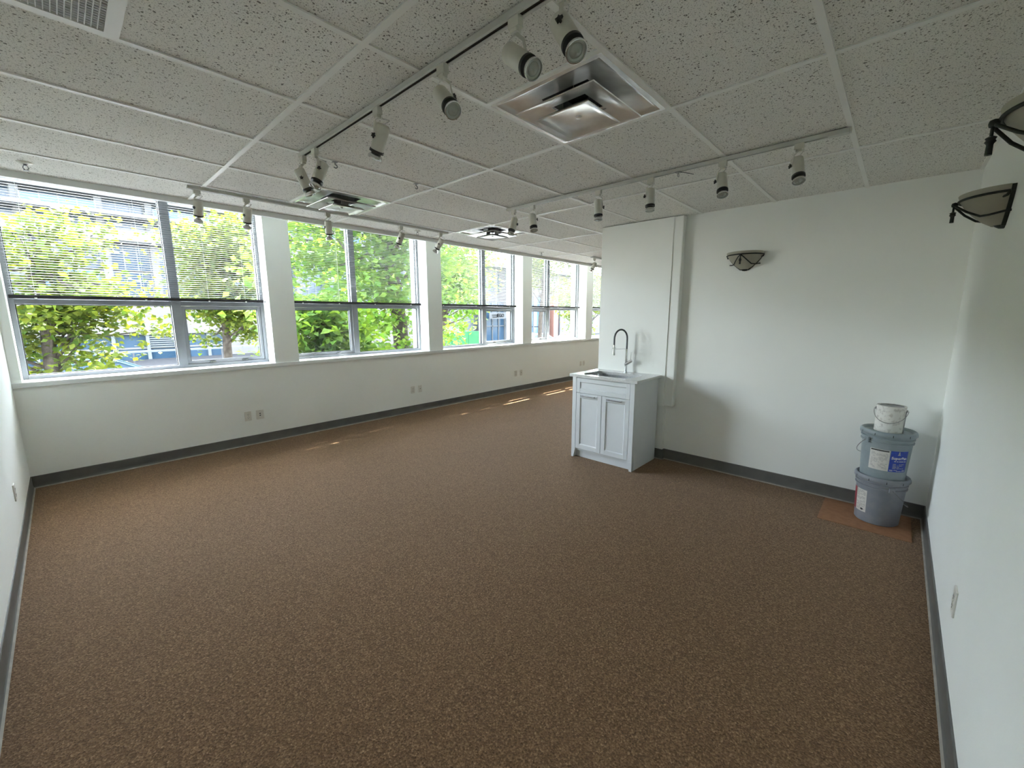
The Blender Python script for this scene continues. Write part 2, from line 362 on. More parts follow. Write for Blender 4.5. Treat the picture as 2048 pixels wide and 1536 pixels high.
cove((XL, YW), (XF, YW), (0,-1), 'baseboard_window')
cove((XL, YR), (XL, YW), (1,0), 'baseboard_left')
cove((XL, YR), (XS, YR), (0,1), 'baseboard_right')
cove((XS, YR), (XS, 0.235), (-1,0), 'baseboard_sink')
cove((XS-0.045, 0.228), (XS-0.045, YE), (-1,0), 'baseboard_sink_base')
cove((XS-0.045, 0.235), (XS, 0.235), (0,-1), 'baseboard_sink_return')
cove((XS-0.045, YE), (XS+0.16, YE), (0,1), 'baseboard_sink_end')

# ------------------------------------------------------------------ dropped ceiling: tiles and tees, each a piece
ceil = struct(empty('ceiling', (0,0,0)))
ZTILE = H + 0.007
DIFF = [(0.5,-1), (0.5,3), (2.0,3)]       # (x index in 4 ft, y index in 2 ft) of each 2x2 diffuser
GRILLE = (-1.0, 0)
tile_meshes = {}
def tile(x0, x1, y0, y1):
    w = round(x1-x0, 4); d = round(y1-y0, 4)
    if w < 0.03 or d < 0.03: return
    if (w, d) not in tile_meshes:
        tile_meshes[(w, d)] = MB().box(0, w, 0, d, 0, 0.016).mesh('ceiling_tile')
    link('ceiling_tile', tile_meshes[(w, d)], M_tile, ceil, loc=(x0, y0, ZTILE))
tee_meshes = {}
def tee(x0, x1, y0, y1):
    w = round(x1-x0, 4); d = round(y1-y0, 4)
    if (w, d) not in tee_meshes:
        mb = MB().box(0, w, 0, d, 0, 0.0065)
        if w > d: mb.box(0, w, d/2-0.003, d/2+0.003, 0.0065, 0.04)
        else: mb.box(w/2-0.003, w/2+0.003, 0, d, 0.0065, 0.04)
        tee_meshes[(w, d)] = mb.mesh('ceiling_tee')
    link('ceiling_tee', tee_meshes[(w, d)], M_tee, ceil, loc=(x0, y0, H))
hw = 0.0125
ys = [YR] + [j*T for j in range(-2, 5)] + [YC]
xs = [XL] + [i*2*T for i in range(0, 9)] + [XF]
for k in range(1, len(ys)-1): tee(XL, XF, ys[k]-hw, ys[k]+hw)
tee(XL, XF, YR, YR+0.02); tee(XL, XL+0.02, YR, YC)
for k in range(len(ys)-1):
    y0, y1 = ys[k], ys[k+1]; j = k - 3
    for i in range(len(xs)-1):
        x0, x1 = xs[i], xs[i+1]; gi = i - 1
        if i > 0: tee(x0-hw, x0+hw, y0+hw, y1-hw)
        holes = [d for d in DIFF if int(math.floor(d[0])) == gi and d[1] == j]
        if gi == GRILLE[0] and j == GRILLE[1]:
            tile(-T, x1, y0, y1); tee(-T-0.022, -T+0.012, y0+hw, y1-hw)
        elif holes:
            dx = holes[0][0]*2*T
            mid = gi*2*T + T
            tee(mid-hw, mid+hw, y0+hw, y1-hw)
            if dx > gi*2*T + 0.1: tile(x0, mid, y0, y1)
            else: tile(mid, x1, y0, y1)
        else: tile(x0, x1, y0, y1)
struct(MB().box(XL, XF, YC-0.002, YC+0.03, H-0.036, 3.1).build('trim_3', M_trimw))       # closing lip along the window side

# ------------------------------------------------------------------ windows
def bars(mb, x0, x1, z0, z1, w, y0, y1):
    mb.box(x0, x0+w, y0, y1, z0, z1); mb.box(x1-w, x1, y0, y1, z0, z1)
    mb.box(x0+w, x1-w, y0, y1, z0, z0+w); mb.box(x0+w, x1-w, y0, y1, z1-w, z1)
OPER = [1, 0, 1, 0, 1]         # which lower light is the opening sash (0 left, 1 right)
for wi, (a, b, m) in enumerate(WIN):
    w = struct(empty('window_%d' % (wi+1), ((a+b)/2, YG, SILL)))
    ox, oz = (a+b)/2, SILL
    def L(mb): 
        mb.v = [(x-ox, y-YG, z-oz) for x, y, z in mb.v]; return mb
    f = MB(); bars(f, a, b, SILL, ZHEAD, 0.035, YG-0.045, YG+0.06)
    L(f).build('window_frame', M_alu, w, bevel=0.003)
    L(MB().box(m-0.042, m+0.042, YG-0.05, YG+0.06, SILL+0.035, ZHEAD-0.035)).build('mullion', M_alu, w, bevel=0.003)
    for (p, q) in ((a+0.035, m-0.042), (m+0.042, b-0.035)):
        L(MB().box(p, q, YG-0.045, YG+0.06, ZT0, ZT1)).build('transom', M_alu, w, bevel=0.003)
    for k, (p, q) in enumerate(((a+0.035, m-0.042), (m+0.042, b-0.035))):
        zb = SILL+0.035
        if OPER[wi] == k:
            s = MB(); bars(s, p+0.003, q-0.003, zb+0.003, ZT0-0.003, 0.032, YG-0.03, YG+0.03)
            so = L(s).build('sash', M_alu, w, bevel=0.002)
            hd = MB()
            for t in (0.3, 0.72):
                xc = p + (q-p)*t; hd.box(xc-0.03, xc+0.03, YG-0.045, YG-0.03, zb+0.006, zb+0.02); hd.box(xc-0.008, xc+0.02, YG-0.06, YG-0.045, zb+0.01, zb+0.018)
            L(hd).build('latch', M_chrome, w)
            p2, q2, z2, z3 = p+0.035, q-0.035, zb+0.035, ZT0-0.035
        else: p2, q2, z2, z3 = p, q, zb, ZT0
        g = MB(); bars(g, p2, q2, z2, z3, 0.006, YG-0.014, YG+0.014); L(g).build('gasket', M_gasket, w)
        L(MB().box(p2+0.004, q2-0.004, YG-0.003, YG+0.003, z2+0.004, z3-0.004)).build('pane', M_glass, w)
        g = MB(); bars(g, p, q, ZT1, ZHEAD-0.035, 0.006, YG-0.014, YG+0.014); L(g).build('gasket', M_gasket, w)
        L(MB().box(p+0.004, q-0.004, YG-0.003, YG+0.003, ZT1+0.004, ZHEAD-0.039)).build('pane', M_glass, w)

# ------------------------------------------------------------------ venetian blinds
BL = ['beside the left-hand corner wall, tree and white building behind', 'in front of the thick tree trunk', 'across from the far ceiling diffuser, leafy branch behind', 'in the fourth window bay, parked cars below', 'in the fifth window bay, past the end of the sink wall']
YB = YG - 0.085
for wi, (a, b, m) in enumerate(WIN):
    bl = thing('venetian_blind', 'lowered venetian blind ' + BL[wi], 'blind', ((a+b)/2, YB, 1.715), group='venetian blinds over the upper lights')
    hwid = (b-a)/2 - 0.022
    MB().box(-hwid, hwid, -0.02, 0.02, 1.19, 1.215).build('head_rail', M_rail, bl)
    MB().box(-hwid-0.012, hwid+0.012, -0.016, 0.016, 0.0, 0.034).build('bottom_rail', M_rail, bl, bevel=0.005)
    sl = MB(); ang = R(2); n = 4; w = 0.025
    pts = []
    for i in range(n+1):
        u = (i/n - 0.5)*w; cz = 0.0022*(1-(2*i/n-1)**2)
        y = u*math.cos(ang) + cz*math.sin(ang); z = -u*math.sin(ang) + cz*math.cos(ang); pts.append((y, z))
    vs = [(x, y, z) for x in (-hwid, hwid) for y, z in pts]
    sl.add(vs, [(i, i+1, n+2+i, n+1+i) for i in range(n)])
    sl.add([(x, y, z-0.0006) for x, y, z in vs], [(i+1, i, n+1+i, n+2+i) for i in range(n)])
    me = sl.mesh('slat', 60)
    z = 0.05
    while z < 1.18:
        link('slat', me, M_slat, bl, loc=(0, 0, z)); z += 0.0228
    cx = [-hwid+0.15, (m-(a+b)/2)-0.25, (m-(a+b)/2)+0.3, hwid-0.18]
    for x in cx:
        c = MB().cyl((x, -0.0145, 0.02), (x, -0.0145, 1.2), 0.0007, n=5).cyl((x, 0.0145, 0.02), (x, 0.0145, 1.2), 0.0007, n=5)
        c.build('ladder_cord', M_cord, bl)
        MB().box(x-0.008, x+0.008, -0.0185, -0.012, -0.002, 0.012).build('cord_clip', M_cord, bl)
    if wi in (1, 2):
        x = cx[1] if wi == 1 else -hwid+0.06
        MB().cyl((x, -0.03, 0.06 if wi == 1 else -0.12), (x, -0.03, 1.19), 0.003, n=6).build('tilt_wand', M_cord, bl)

# ------------------------------------------------------------------ sink cabinet, worktop, sink, faucet
CX0, CX1, CY0, CY1, CZ = 2.855, 3.39, 0.30, 1.025, 0.902
cab = thing('sink_cabinet', 'white shaker sink cabinet with two doors and tapered feet', 'cabinet', (CX0, CY0, 0))
cw = CY1 - CY0; cdp = CX1 - CX0
b = MB().box(0.02, cdp, 0, 0.018, 0.0, CZ).box(0.02, cdp, cw-0.018, cw, 0.0, CZ).box(0.02, cdp, 0.018, cw-0.018, 0.085, 0.10)
b.box(cdp-0.012, cdp, 0.018, cw-0.018, 0.1, CZ)
b.box(0.02, 0.04, 0.045, cw-0.045, 0.10, 0.12).box(0.02, 0.04, 0.018, cw-0.018, 0.715, CZ)
b.build('body', M_cab, cab)
for yy, sgn in ((0, 1), (cw, -1)):
    y0, y1 = sorted((yy, yy+sgn*0.048)); yi = yy + sgn*0.026
    st = MB().box(0, 0.02, y0, y1, 0.095, CZ)
    ya, yb = sorted((yy, yi))
    bot = [(0, ya, 0), (0.045, ya, 0), (0.045, yb, 0), (0, yb, 0)]; top = [(0, y0, 0.095), (0.045, y0, 0.095), (0.045, y1, 0.095), (0, y1, 0.095)]
    st.hexa(bot, top)
    st.build('stile', M_cab, cab, bevel=0.0015)
MB().box(0.05, 0.065, 0.02, cw-0.02, 0.0, 0.10).build('toe_kick', M_cab, cab)
def shaker(name, y0, y1, z0, z1, fr, parent):
    mb = MB(); x0, x1 = 0.001, 0.021
    mb.box(x0, x1, y0, y0+fr, z0, z1).box(x0, x1, y1-fr, y1, z0, z1).box(x0, x1, y0+fr, y1-fr, z0, z0+fr).box(x0, x1, y0+fr, y1-fr, z1-fr, z1)
    d = mb.build(name, M_cab, parent, bevel=0.002)
    # bevelled inner moulding and the sunk panel
    g = 0.008; mo = MB(); o = [(y0+fr, z0+fr), (y1-fr, z0+fr), (y1-fr, z1-fr), (y0+fr, z1-fr)]; i_ = [(y0+fr+g, z0+fr+g), (y1-fr-g, z0+fr+g), (y1-fr-g, z1-fr-g), (y0+fr+g, z1-fr-g)]
    vs = [(x0+0.003, *p) for p in o] + [(x0+0.011, *p) for p in i_]
    mo.add(vs, [(k, (k+1) % 4, 4+(k+1) % 4, 4+k) for k in range(4)])
    mo.build('moulding', M_cab, d)
    MB().box(x0+0.011, x0+0.018, y0+fr, y1-fr, z0+fr, z1-fr).build('panel', M_cab, d)
    return d
shaker('drawer_front', 0.051, cw-0.051, 0.734, 0.892, 0.042, cab)
half = cw/2
for (y0, y1) in ((0.051, half-0.003), (half+0.003, cw-0.051)):
    d = shaker('door', y0, y1, 0.108, 0.728, 0.048, cab)
    yc = (y0+y1)/2; hz = 0.704; L2 = 0.085
    hb = MB().tube([(-0.028, yc-L2, hz), (-0.028, yc+L2, hz)], 0.0062, 8).cyl((0.001, yc-L2+0.015, hz), (-0.028, yc-L2+0.015, hz), 0.004, n=8).cyl((0.001, yc+L2-0.015, hz), (-0.028, yc+L2-0.015, hz), 0.004, n=8)
    hb.build('handle', M_handle, d, smooth=40)

ZK = 0.93
def rrect(x0, x1, y0, y1, r, n=6):
    P = []
    for cx, cyy, a in ((x1-r, y1-r, 0), (x0+r, y1-r, 90), (x0+r, y0+r, 180), (x1-r, y0+r, 270)):
        for i in range(n+1):
            t = R(a + 90*i/n); P.append((cx + r*math.cos(t), cyy + r*math.sin(t)))
    return P
WX0, WX1, WY0, WY1 = 2.832, 3.392, 0.268, 1.052
SX0, SX1, SY0, SY1 = 2.905, 3.255, 0.40, 0.945
top = thing('countertop', 'pale quartz worktop with sink cut-out on the white cabinet', 'countertop', ((WX0+WX1)/2, (WY0+WY1)/2, CZ))
inn = rrect(SX0, SX1, SY0, SY1, 0.06); n = len(inn); q4 = n//4
outer = [(WX1, WY1), (WX0, WY1), (WX0, WY0), (WX1, WY0)]
mb = MB(); ox, oy = (WX0+WX1)/2, (WY0+WY1)/2
vs = []
for z in (ZK, CZ): vs += [(x-ox, y-oy, z-CZ) for x, y in inn] + [(x-ox, y-oy, z-CZ) for x, y in outer]
fs = []; st = n+4
for k in range(4):
    seg = [k*q4 + i for i in range(q4)]
    for i in range(q4-1):
        fs.append((seg[i], seg[i+1], n+k)); fs.append((st+seg[i+1], st+seg[i], st+n+k))
    a_ = seg[-1]; b_ = ((k+1) % 4)*q4
    fs.append((a_, b_, n+(k+1) % 4, n+k)); fs.append((st+b_, st+a_, st+n+k, st+n+(k+1) % 4))
for i in range(n): fs.append((i, (i+1) % n, st+(i+1) % n, st+i))
for k in range(4): fs.append((n+(k+1) % 4, n+k, st+n+k, st+n+(k+1) % 4))
mb.add(vs, fs).build('slab', M_quartz, top)

sk = thing('sink_basin', 'stainless steel undermount basin set in the quartz worktop', 'sink', ((SX0+SX1)/2, (SY0+SY1)/2, CZ-0.17))
sx, sy = (SX0+SX1)/2, (SY0+SY1)/2
def ring(e, r, z): return [(x-sx, y-sy, z) for x, y in rrect(SX0-e, SX1+e, SY0-e, SY1+e, r)]
r1 = ring(0.012, 0.06, 0.169); r2 = ring(-0.002, 0.06, 0.169); r3 = ring(-0.012, 0.055, 0.02); r4 = ring(-0.04, 0.05, 0.0)
mb = MB(); mb.v = r1 + r2 + r3 + r4
for k in range(3):
    for i in range(n): mb.f.append((k*n+i, k*n+(i+1) % n, (k+1)*n+(i+1) % n, (k+1)*n+i))
mb.f.append(tuple(range(3*n, 4*n)))
mb.build('basin', M_steel, sk, smooth=50)
MB().lathe([(0.0, 0.004), (0.03, 0.004), (0.042, 0.002), (0.045, 0.0005)], 20).build('drain', M_chrome, sk, smooth=40)

FX, FY = 3.325, 0.648
fc = thing('kitchen_faucet', 'chrome spring-neck faucet with dark hose and side lever', 'faucet', (FX, FY, ZK))
MB().cyl((0,0,0), (0,0,0.006), 0.028, n=20).cyl((0,0,0.006), (0,0,0.26), 0.0135, n=18).build('riser', M_chrome, fc, smooth=40)
dirx = Vector((-0.93, 0.36, 0)).normalized()
arc = [Vector((0,0,0.255)), Vector((0,0,0.33))]
ra = 0.088
for i in range(0, 13):
    t = math.pi*i/12; arc.append(dirx*(ra - ra*math.cos(t)) + Vector((0,0,0.375 + ra*1.1*math.sin(t))))
arc.append(dirx*(2*ra) + Vector((0,0,0.30)))
MB().tube(arc, 0.0095, 10).build('hose', M_hose, fc, smooth=60)
e = dirx*(2*ra)
MB().cyl(e+Vector((0,0,0.31)), e+Vector((0,0,0.20)), 0.0125, 0.0155, n=16).build('spray_head', M_chrome, fc, smooth=40)
MB().tube([(0,0,0.262), dirx*ra+Vector((0,0,0.262)), e+Vector((0,0,0.266))], 0.004, 8).lathe([(0.017,-0.01),(0.019,-0.01),(0.019,0.01),(0.017,0.01)], 14, o=(e.x, e.y, 0.272)).build('docking_arm', M_chrome, fc, smooth=40)
sd = Vector((0.10, -0.99, 0)).normalized()
p0 = -sd*0.012 + Vector((0,0,0.085)); p1 = sd*0.062 + Vector((0,0,0.135))
vb = MB().cyl(p0, p1, 0.017, n=18).build('valve', M_chrome, fc, smooth=40)
MB().tube([p1 - sd*0.012 + Vector((0,0,0.008)), p1 - sd*0.010 + Vector((0,0,0.09))], [0.004, 0.0028], 8).build('lever', M_chrome, vb)

# ------------------------------------------------------------------ wall plates
def plate(loc, rz, label, kind, w=0.07, h=0.114, group='wall plates under the windows'):
    o = thing('wall_outlet', label, 'outlet', loc, rz, group)
    MB().box(-w/2, w/2, -0.007, 0, -h/2, h/2).build('cover', M_plate, o, bevel=0.002)
    if kind == 'duplex':
        for s in (-1, 1):
            r = MB().prism(rrect(-0.017, 0.017, -0.014, 0.014, 0.009, 4), 0, 0.002)
            r.v = [(x, -0.006-z, y + s*0.0205) for x, y, z in r.v]
            rec = r.build('receptacle', M_plate, o)
            sl_ = MB()
            for x in (-0.007, 0.007): sl_.box(x-0.0012, x+0.0012, -0.0087, -0.0078, s*0.0205-0.001, s*0.0205+0.008)
            sl_.box(-0.003, 0.003, -0.0087, -0.0078, s*0.0205-0.010, s*0.0205-0.005)
            sl_.build('slots', M_dark, rec)
        MB().cyl((0,-0.0055,0), (0,-0.0075,0), 0.003, n=10).build('screw', M_wire, o)
    elif kind == 'data':
        for z in (0.014, -0.010): MB().box(-0.007, 0.007, -0.0078, -0.0055, z-0.006, z+0.006).build('port', M_dark, o)
        for z in (h/2-0.012, -h/2+0.012): MB().cyl((0,-0.0055,z), (0,-0.0072,z), 0.0025, n=8).build('screw', M_wire, o)
    else:
        MB().cyl((0,-0.0055,0.004), (0,-0.012,0.004), 0.006, n=12).build('port', M_dark, o)
        for z in (h/2-0.018, -h/2+0.018): MB().cyl((0,-0.0055,z), (0,-0.0072,z), 0.0025, n=8).build('screw', M_wire, o)
    return o
PL = [(0.548, 0.358, 'duplex', 0.07, 'below the window with the white building, paired with the two-port plate'), (0.677, 0.357, 'data', 0.085, 'below the window with the white building, wide with two dark ports'),
      (2.883, 0.367, 'duplex', 0.07, 'below the thick-trunk tree window, beside the round-port plate'), (3.022, 0.368, 'coax', 0.07, 'below the window with the thick tree trunk, with one round port'),
      (5.354, 0.375, 'duplex', 0.07, 'in the pair below the third window pier from the corner'), (5.516, 0.376, 'coax', 0.07, 'with a round port below the third window pier from the corner'),
      (7.72, 0.376, 'duplex', 0.07, 'in the far pair just past the sink wall end'), (7.86, 0.376, 'coax', 0.07, 'with round port, far pair past the sink wall end')]
for x, z, k, w, t in PL: plate((x, YW, z), 0, ('white duplex outlet plate ' if k == 'duplex' else 'white wall plate ') + t, k, w)
plate((XL, 2.80, 0.37), R(90), 'white duplex outlet on the side wall near the window corner', 'duplex', group='outlets on the side walls')
plate((1.534, YR, 0.378), R(180), 'white duplex outlet on the wall with two sconces', 'duplex', group='outlets on the side walls')

# ------------------------------------------------------------------ lighting tracks and spotlights
def track(label, p0, p1, feed=None):
    p0 = Vector((*p0, H)); p1 = Vector((*p1, H)); L = (p1-p0).length; rz = math.atan2(p1.y-p0.y, p1.x-p0.x)
    o = thing('lighting_track', label, 'light track', p0, rz, 'ceiling lighting tracks')
    w, h = 0.018, 0.020
    pr = [(-w,0),(w,0),(w,-h),(0.0075,-h),(0.0075,-h+0.003),(w-0.003,-h+0.003),(w-0.003,-0.003),(-w+0.003,-0.003),(-w+0.003,-h+0.003),(-0.0075,-h+0.003),(-0.0075,-h),(-w,-h)]
    k = len(pr); vs = [(x, y, z) for x in (0, L) for y, z in pr]
    fs = [(i, (i+1) % k, k+(i+1) % k, k+i) for i in range(k)]
    mb = MB().add(vs, fs); mb.build('channel', M_track, o)
    MB().box(0.002, L-0.002, -w+0.0035, w-0.0035, -0.012, -0.0035).build('conductor_insert', M_slot, o)
    for x in (0, L): MB().box(x-0.003, x+0.003, -w-0.001, w+0.001, -h-0.001, 0).build('end_cap', M_track, o)
    if feed is not None: MB().box(feed[0], feed[1], -w-0.002, w+0.002, -h-0.004, 0).build('feed_cover', M_track, o, bevel=0.002)
    return o
track('long cream track beside the large shiny ceiling diffuser', (0.25, 1.235), (0.25, -1.35), (2.0, 2.10))
track('cream track running parallel to the windows', (-0.09, 2.50), (2.36, 2.50))
track('cream track on the ceiling in front of the sink wall', (2.06, 1.235), (2.06, -1.22), (2.36, 2.45))
track('far cream track beyond the end of the sink wall', (5.31, 2.385), (6.9, 2.385))

# shared meshes; body axis is local -Z from the pivot
HOUS = MB().lathe([(0.0,0.055),(0.024,0.055),(0.030,0.050),(0.0315,0.044),(0.0315,-0.052),(0.030,-0.056),(0.0,-0.056)], 28).mesh('housing', 35)
RING = MB().lathe([(0.0295,-0.0565),(0.033,-0.0565),(0.033,-0.068),(0.0295,-0.068),(0.0,-0.068)], 28).mesh('ring', 35)
LAMP = MB().lathe([(0.016,-0.0685),(0.020,-0.070),(0.0275,-0.078),(0.0315,-0.087),(0.0325,-0.092),(0.0325,-0.096),(0.0300,-0.0965)], 28).mesh('lamp_rim', 50)
LENS = MB().lathe([(0.0300,-0.0964),(0.0285,-0.0925),(0.0225,-0.0935),(0.0205,-0.0915),(0.0185,-0.0945),(0.010,-0.0985),(0.006,-0.0992),(0.0045,-0.1015),(0.0,-0.1025)], 28).mesh('lens', 60)
LAMPX = MB().lathe([(0.012,-0.0685),(0.013,-0.080),(0.018,-0.088),(0.029,-0.100),(0.033,-0.110),(0.033,-0.113),(0.031,-0.1135)], 28).mesh('lamp_rim', 50)
LENSX = MB().lathe([(0.031,-0.1132),(0.026,-0.111),(0.014,-0.112),(0.0,-0.116)], 28).mesh('lens', 60)
ADPT = MB().box(-0.0125, 0.0125, -0.022, 0.022, -0.034, -0.001).box(-0.0105, 0.0105, -0.014, 0.014, -0.046, -0.034).mesh('adapter')
star = []
for i in range(10):
    a = 2*math.pi*i/10; r = 0.0125 if i % 2 == 0 else 0.0065; star.append((r*math.cos(a), r*math.sin(a)))
KNOB = MB().prism(star, 0, 0.008).cyl((0,0,-0.012), (0,0,0), 0.003, n=8).mesh('knob')
for me, mt in ((HOUS, M_cream), (RING, M_black), (LAMP, M_refl), (LENS, M_lens), (LAMPX, M_refl), (LENSX, M_lens), (ADPT, M_cream), (KNOB, M_black)): me.materials.append(mt)

def spot(label, loc, direction, arm_dir, axis, ext=False, group=None, off=(0,0,0)):
    """adapter under the track at loc, housing aimed along direction, yoke arm on the side arm_dir"""
    o = thing('track_spotlight', label, 'spotlight', loc, 0, group)
    ad = link('adapter', ADPT, None, o); ad.rotation_euler = (0, 0, 0 if axis == 'y' else R(90))
    d = Vector(direction).normalized(); z = -d
    s = Vector(arm_dir); s = (s - z*s.dot(z)).normalized()
    y = z.cross(s)
    rot = Matrix((s, y, z)).transposed()
    piv = Vector((0, 0, -0.115)) + Vector(off) + d*0.012
    c = piv
    h = link('housing', HOUS, None, o); h.matrix_local = Matrix.Translation(c) @ rot.to_4x4()
    for nm, me in (('ring', RING), ('lamp_rim', LAMPX if ext else LAMP), ('lens', LENSX if ext else LENS)):
        q = link(nm, me, None, o); q.matrix_local = Matrix.Translation(c) @ rot.to_4x4()
    # flat yoke arm from the adapter down the side of the housing
    a0 = Vector((0,0,-0.044)); a2 = c + s*0.0345; a1 = Vector((a2.x*0.75, a2.y*0.75, -0.062))
    arm = MB()
    for p, q in ((a0, a1), (a1, a2)):
        dd = (q-p); u = s.cross(dd).normalized()*0.0065; wv = s*0.0015
        arm.hexa([p-u-wv, p+u-wv, p+u+wv, p-u+wv], [q-u-wv, q+u-wv, q+u+wv, q-u+wv])
    arm.build('yoke_arm', M_cream, o)
    k = link('knob', KNOB, None, o)
    k.matrix_local = Matrix.Translation(a2 + s*0.004) @ Matrix((y, z, s)).transposed().to_4x4()
    # wire loop from the adapter into the back of the housing
    b0 = Vector((0,0,-0.045)); b3 = c + z*0.056
    side = (-s*0.6 - d*0.2 + y*0.5)
    pts = []
    for i in range(9):
        t = i/8; p = b0*(1-t)**3 + (b0 + side*0.05 + Vector((0,0,-0.004)))*3*t*(1-t)**2 + (b3 + z*0.03 + side*0.05)*3*t*t*(1-t) + b3*t**3
        pts.append(p)
    MB().tube(pts, 0.0022, 6).build('lead_wire', M_cord, o)
    return o
TW = Vector((-0.733, -0.68, 0))        # towards the camera corner of the room
RG = Vector((0.68, -0.733, 0))         # sideways
def hd(v, s): return Vector(v) + TW*s
S1 = [((0.25,-0.70), (0.032,-0.034,-0.129), 0.08, TW - RG*0.4), ((0.25,-0.508), (0.058,-0.063,-0.102), 0.09, RG), ((0.25,-0.132), (0.044,-0.047,-0.103), 0.09, RG),
      ((0.25,0.351), (-0.042,0.046,-0.122), -0.05, TW - RG*0.5), ((0.25,1.044), (-0.026,0.028,-0.135), 0.04, TW + RG*0.2), ((0.25,1.215), (0.03,-0.032,-0.124), -0.03, TW + RG*0.2)]
S2 = [((-0.035,2.5), (-0.036,0.039,-0.145), -0.05, TW), ((0.293,2.5), (-0.04,0.043,-0.16), -0.06, TW), ((0.955,2.5), (-0.015,0.015,-0.16), -0.06, TW - RG*0.5), ((1.733,2.5), (-0.056,0.06,-0.153), -0.05, TW), ((2.256,2.5), (-0.079,0.084,-0.156), -0.05, TW)]
S3 = [((2.06,1.165), (-0.028,0.031,-0.156), 0.04, RG + TW*0.5), ((2.06,0.942), (0.015,-0.016,-0.162), 0.05, RG + TW*0.2), ((2.06,0.283), (0.002,-0.002,-0.16), 0.02, RG), ((2.06,-0.134), (0.0,0.0,-0.158), 0.02, -RG + TW*0.2), ((2.06,-0.602), (-0.007,0.008,-0.141), 0.06, -RG), ((2.06,-0.998), (-0.01,0.01,-0.141), 0.06, -RG)]
ORD = ['first', 'second', 'third', 'fourth', 'fifth', 'sixth']
OFF1 = [-RG*0.014, RG*0.028, RG*0.012, RG*0.0, RG*0.0, RG*0.0]
for i, (xy, v, s, a) in enumerate(reversed(S1)):
    spot('cream track spotlight, %s from the window end of the track beside the large diffuser' % ORD[i], (*xy, H-0.016), hd(v, s), a, 'y', group='spotlights on the ceiling tracks', off=OFF1[i])
for i, (xy, v, s, a) in enumerate(S2):
    spot('flared track spotlight, %s from the side wall on the track along the windows' % ORD[i], (*xy, H-0.016), hd(v, s), a, 'x', ext=True, group='spotlights on the ceiling tracks')
for i, (xy, v, s, a) in enumerate(S3):
    spot('cream track spotlight, %s from the window end of the track facing the sink wall' % ORD[i], (*xy, H-0.016), hd(v, s), a, 'y', group='spotlights on the ceiling tracks')
spot('cream track spotlight on the far track beyond the sink wall, first on it', (5.40, 2.385, H-0.016), (-0.05, 0.06, -0.15), RG, 'x', ext=True, group='spotlights on the ceiling tracks')
spot('cream track spotlight on the far track beyond the sink wall, second on it', (5.86, 2.385, H-0.016), (-0.05, 0.06, -0.15), RG, 'x', ext=True, group='spotlights on the ceiling tracks')
# metal clip left on the sink-wall track
cl = thing('cable_clip', 'small metal clip hanging from the track facing the sink wall', 'clip', (2.06, -0.325, H-0.021))
MB().box(-0.014, 0.014, -0.018, 0.018, -0.004, 0).build('bracket', M_wire, cl)
MB().tube([(0,0,-0.004),(0.012,0,-0.014),(0.014,0,-0.026),(0,0,-0.032),(-0.012,0,-0.024),(-0.008,0,-0.012)], 0.002, 6).build('wire_loop', M_wire, cl)
MB().tube([(0,-0.014,-0.004),(0.03,-0.05,-0.010),(0.045,-0.085,-0.022)], 0.0018, 6).build('loose_wire', M_black, cl)

# ------------------------------------------------------------------ ceiling diffusers, return grille, sprinklers, hooks
def sqring(mb, stack, c=0.0):
    """loft of square rings: list of (half size, z)"""
    n0 = len(mb.v); 
    for h, z in stack: mb.v += [(-h,-h,z),(h,-h,z),(h,h,z),(-h,h,z)]
    for k in range(len(stack)-1):
        for i in range(4):
            a = n0+4*k+i; b2 = n0+4*k+(i+1) % 4; mb.f.append((a, b2, b2+4, a+4))
    return mb
def diffuser(label, x0, y0):
    o = thing('ceiling_diffuser', label, 'air vent', (x0+T/2, y0+T/2, H), 0, 'square ceiling diffusers')
    g = T/2 - hw
    sqring(MB(), [(g, 0.008), (g, 0.0), (g-0.020, -0.001), (g-0.024, 0.003), (g-0.045, 0.013), (g-0.080, 0.022), (g-0.125, 0.028), (0.125, 0.031), (0.125, 0.10)]).build('outer_pan', M_duct, o, smooth=28)
    MB().box(-0.13, 0.13, -0.13, 0.13, 0.095, 0.105).build('duct_void', M_void, o)
    c2 = sqring(MB(), [(0.212, -0.032), (0.209, -0.035), (0.198, -0.031), (0.176, -0.020), (0.150, -0.011), (0.120, -0.005), (0.092, -0.003), (0.090, 0.001), (0.150, -0.004), (0.190, -0.017), (0.212, -0.032)])
    c2.build('middle_cone', M_duct, o, smooth=28)
    c3 = sqring(MB(), [(0.140, -0.058), (0.137, -0.061), (0.127, -0.057), (0.108, -0.047), (0.088, -0.041), (0.0, -0.039)])
    sqring(c3, [(0.140, -0.058), (0.120, -0.041), (0.085, -0.031), (0.0, -0.029)])
    o3 = c3.build('inner_cone', M_duct, o, smooth=28)
    MB().lathe([(0.0,-0.046),(0.010,-0.046),(0.014,-0.042),(0.015,-0.038)], 18).build('screw_cap', M_duct, o3, smooth=60)
    for s in (-1, 1):
        MB().box(s*0.105-0.003, s*0.105+0.003, -0.04, 0.04, -0.003, 0.05).build('hanger_strap', M_wire, o); MB().box(-0.03, 0.03, s*0.07-0.003, s*0.07+0.003, -0.034, 0.05).build('hanger_strap', M_wire, o)
diffuser('large shiny square diffuser beside the long lighting track', 0.5*2*T, -1*T)
diffuser('square diffuser above the track running parallel to the windows', 0.5*2*T, 3*T)
diffuser('square diffuser beyond the end of the window track', 2*2*T, 3*T)

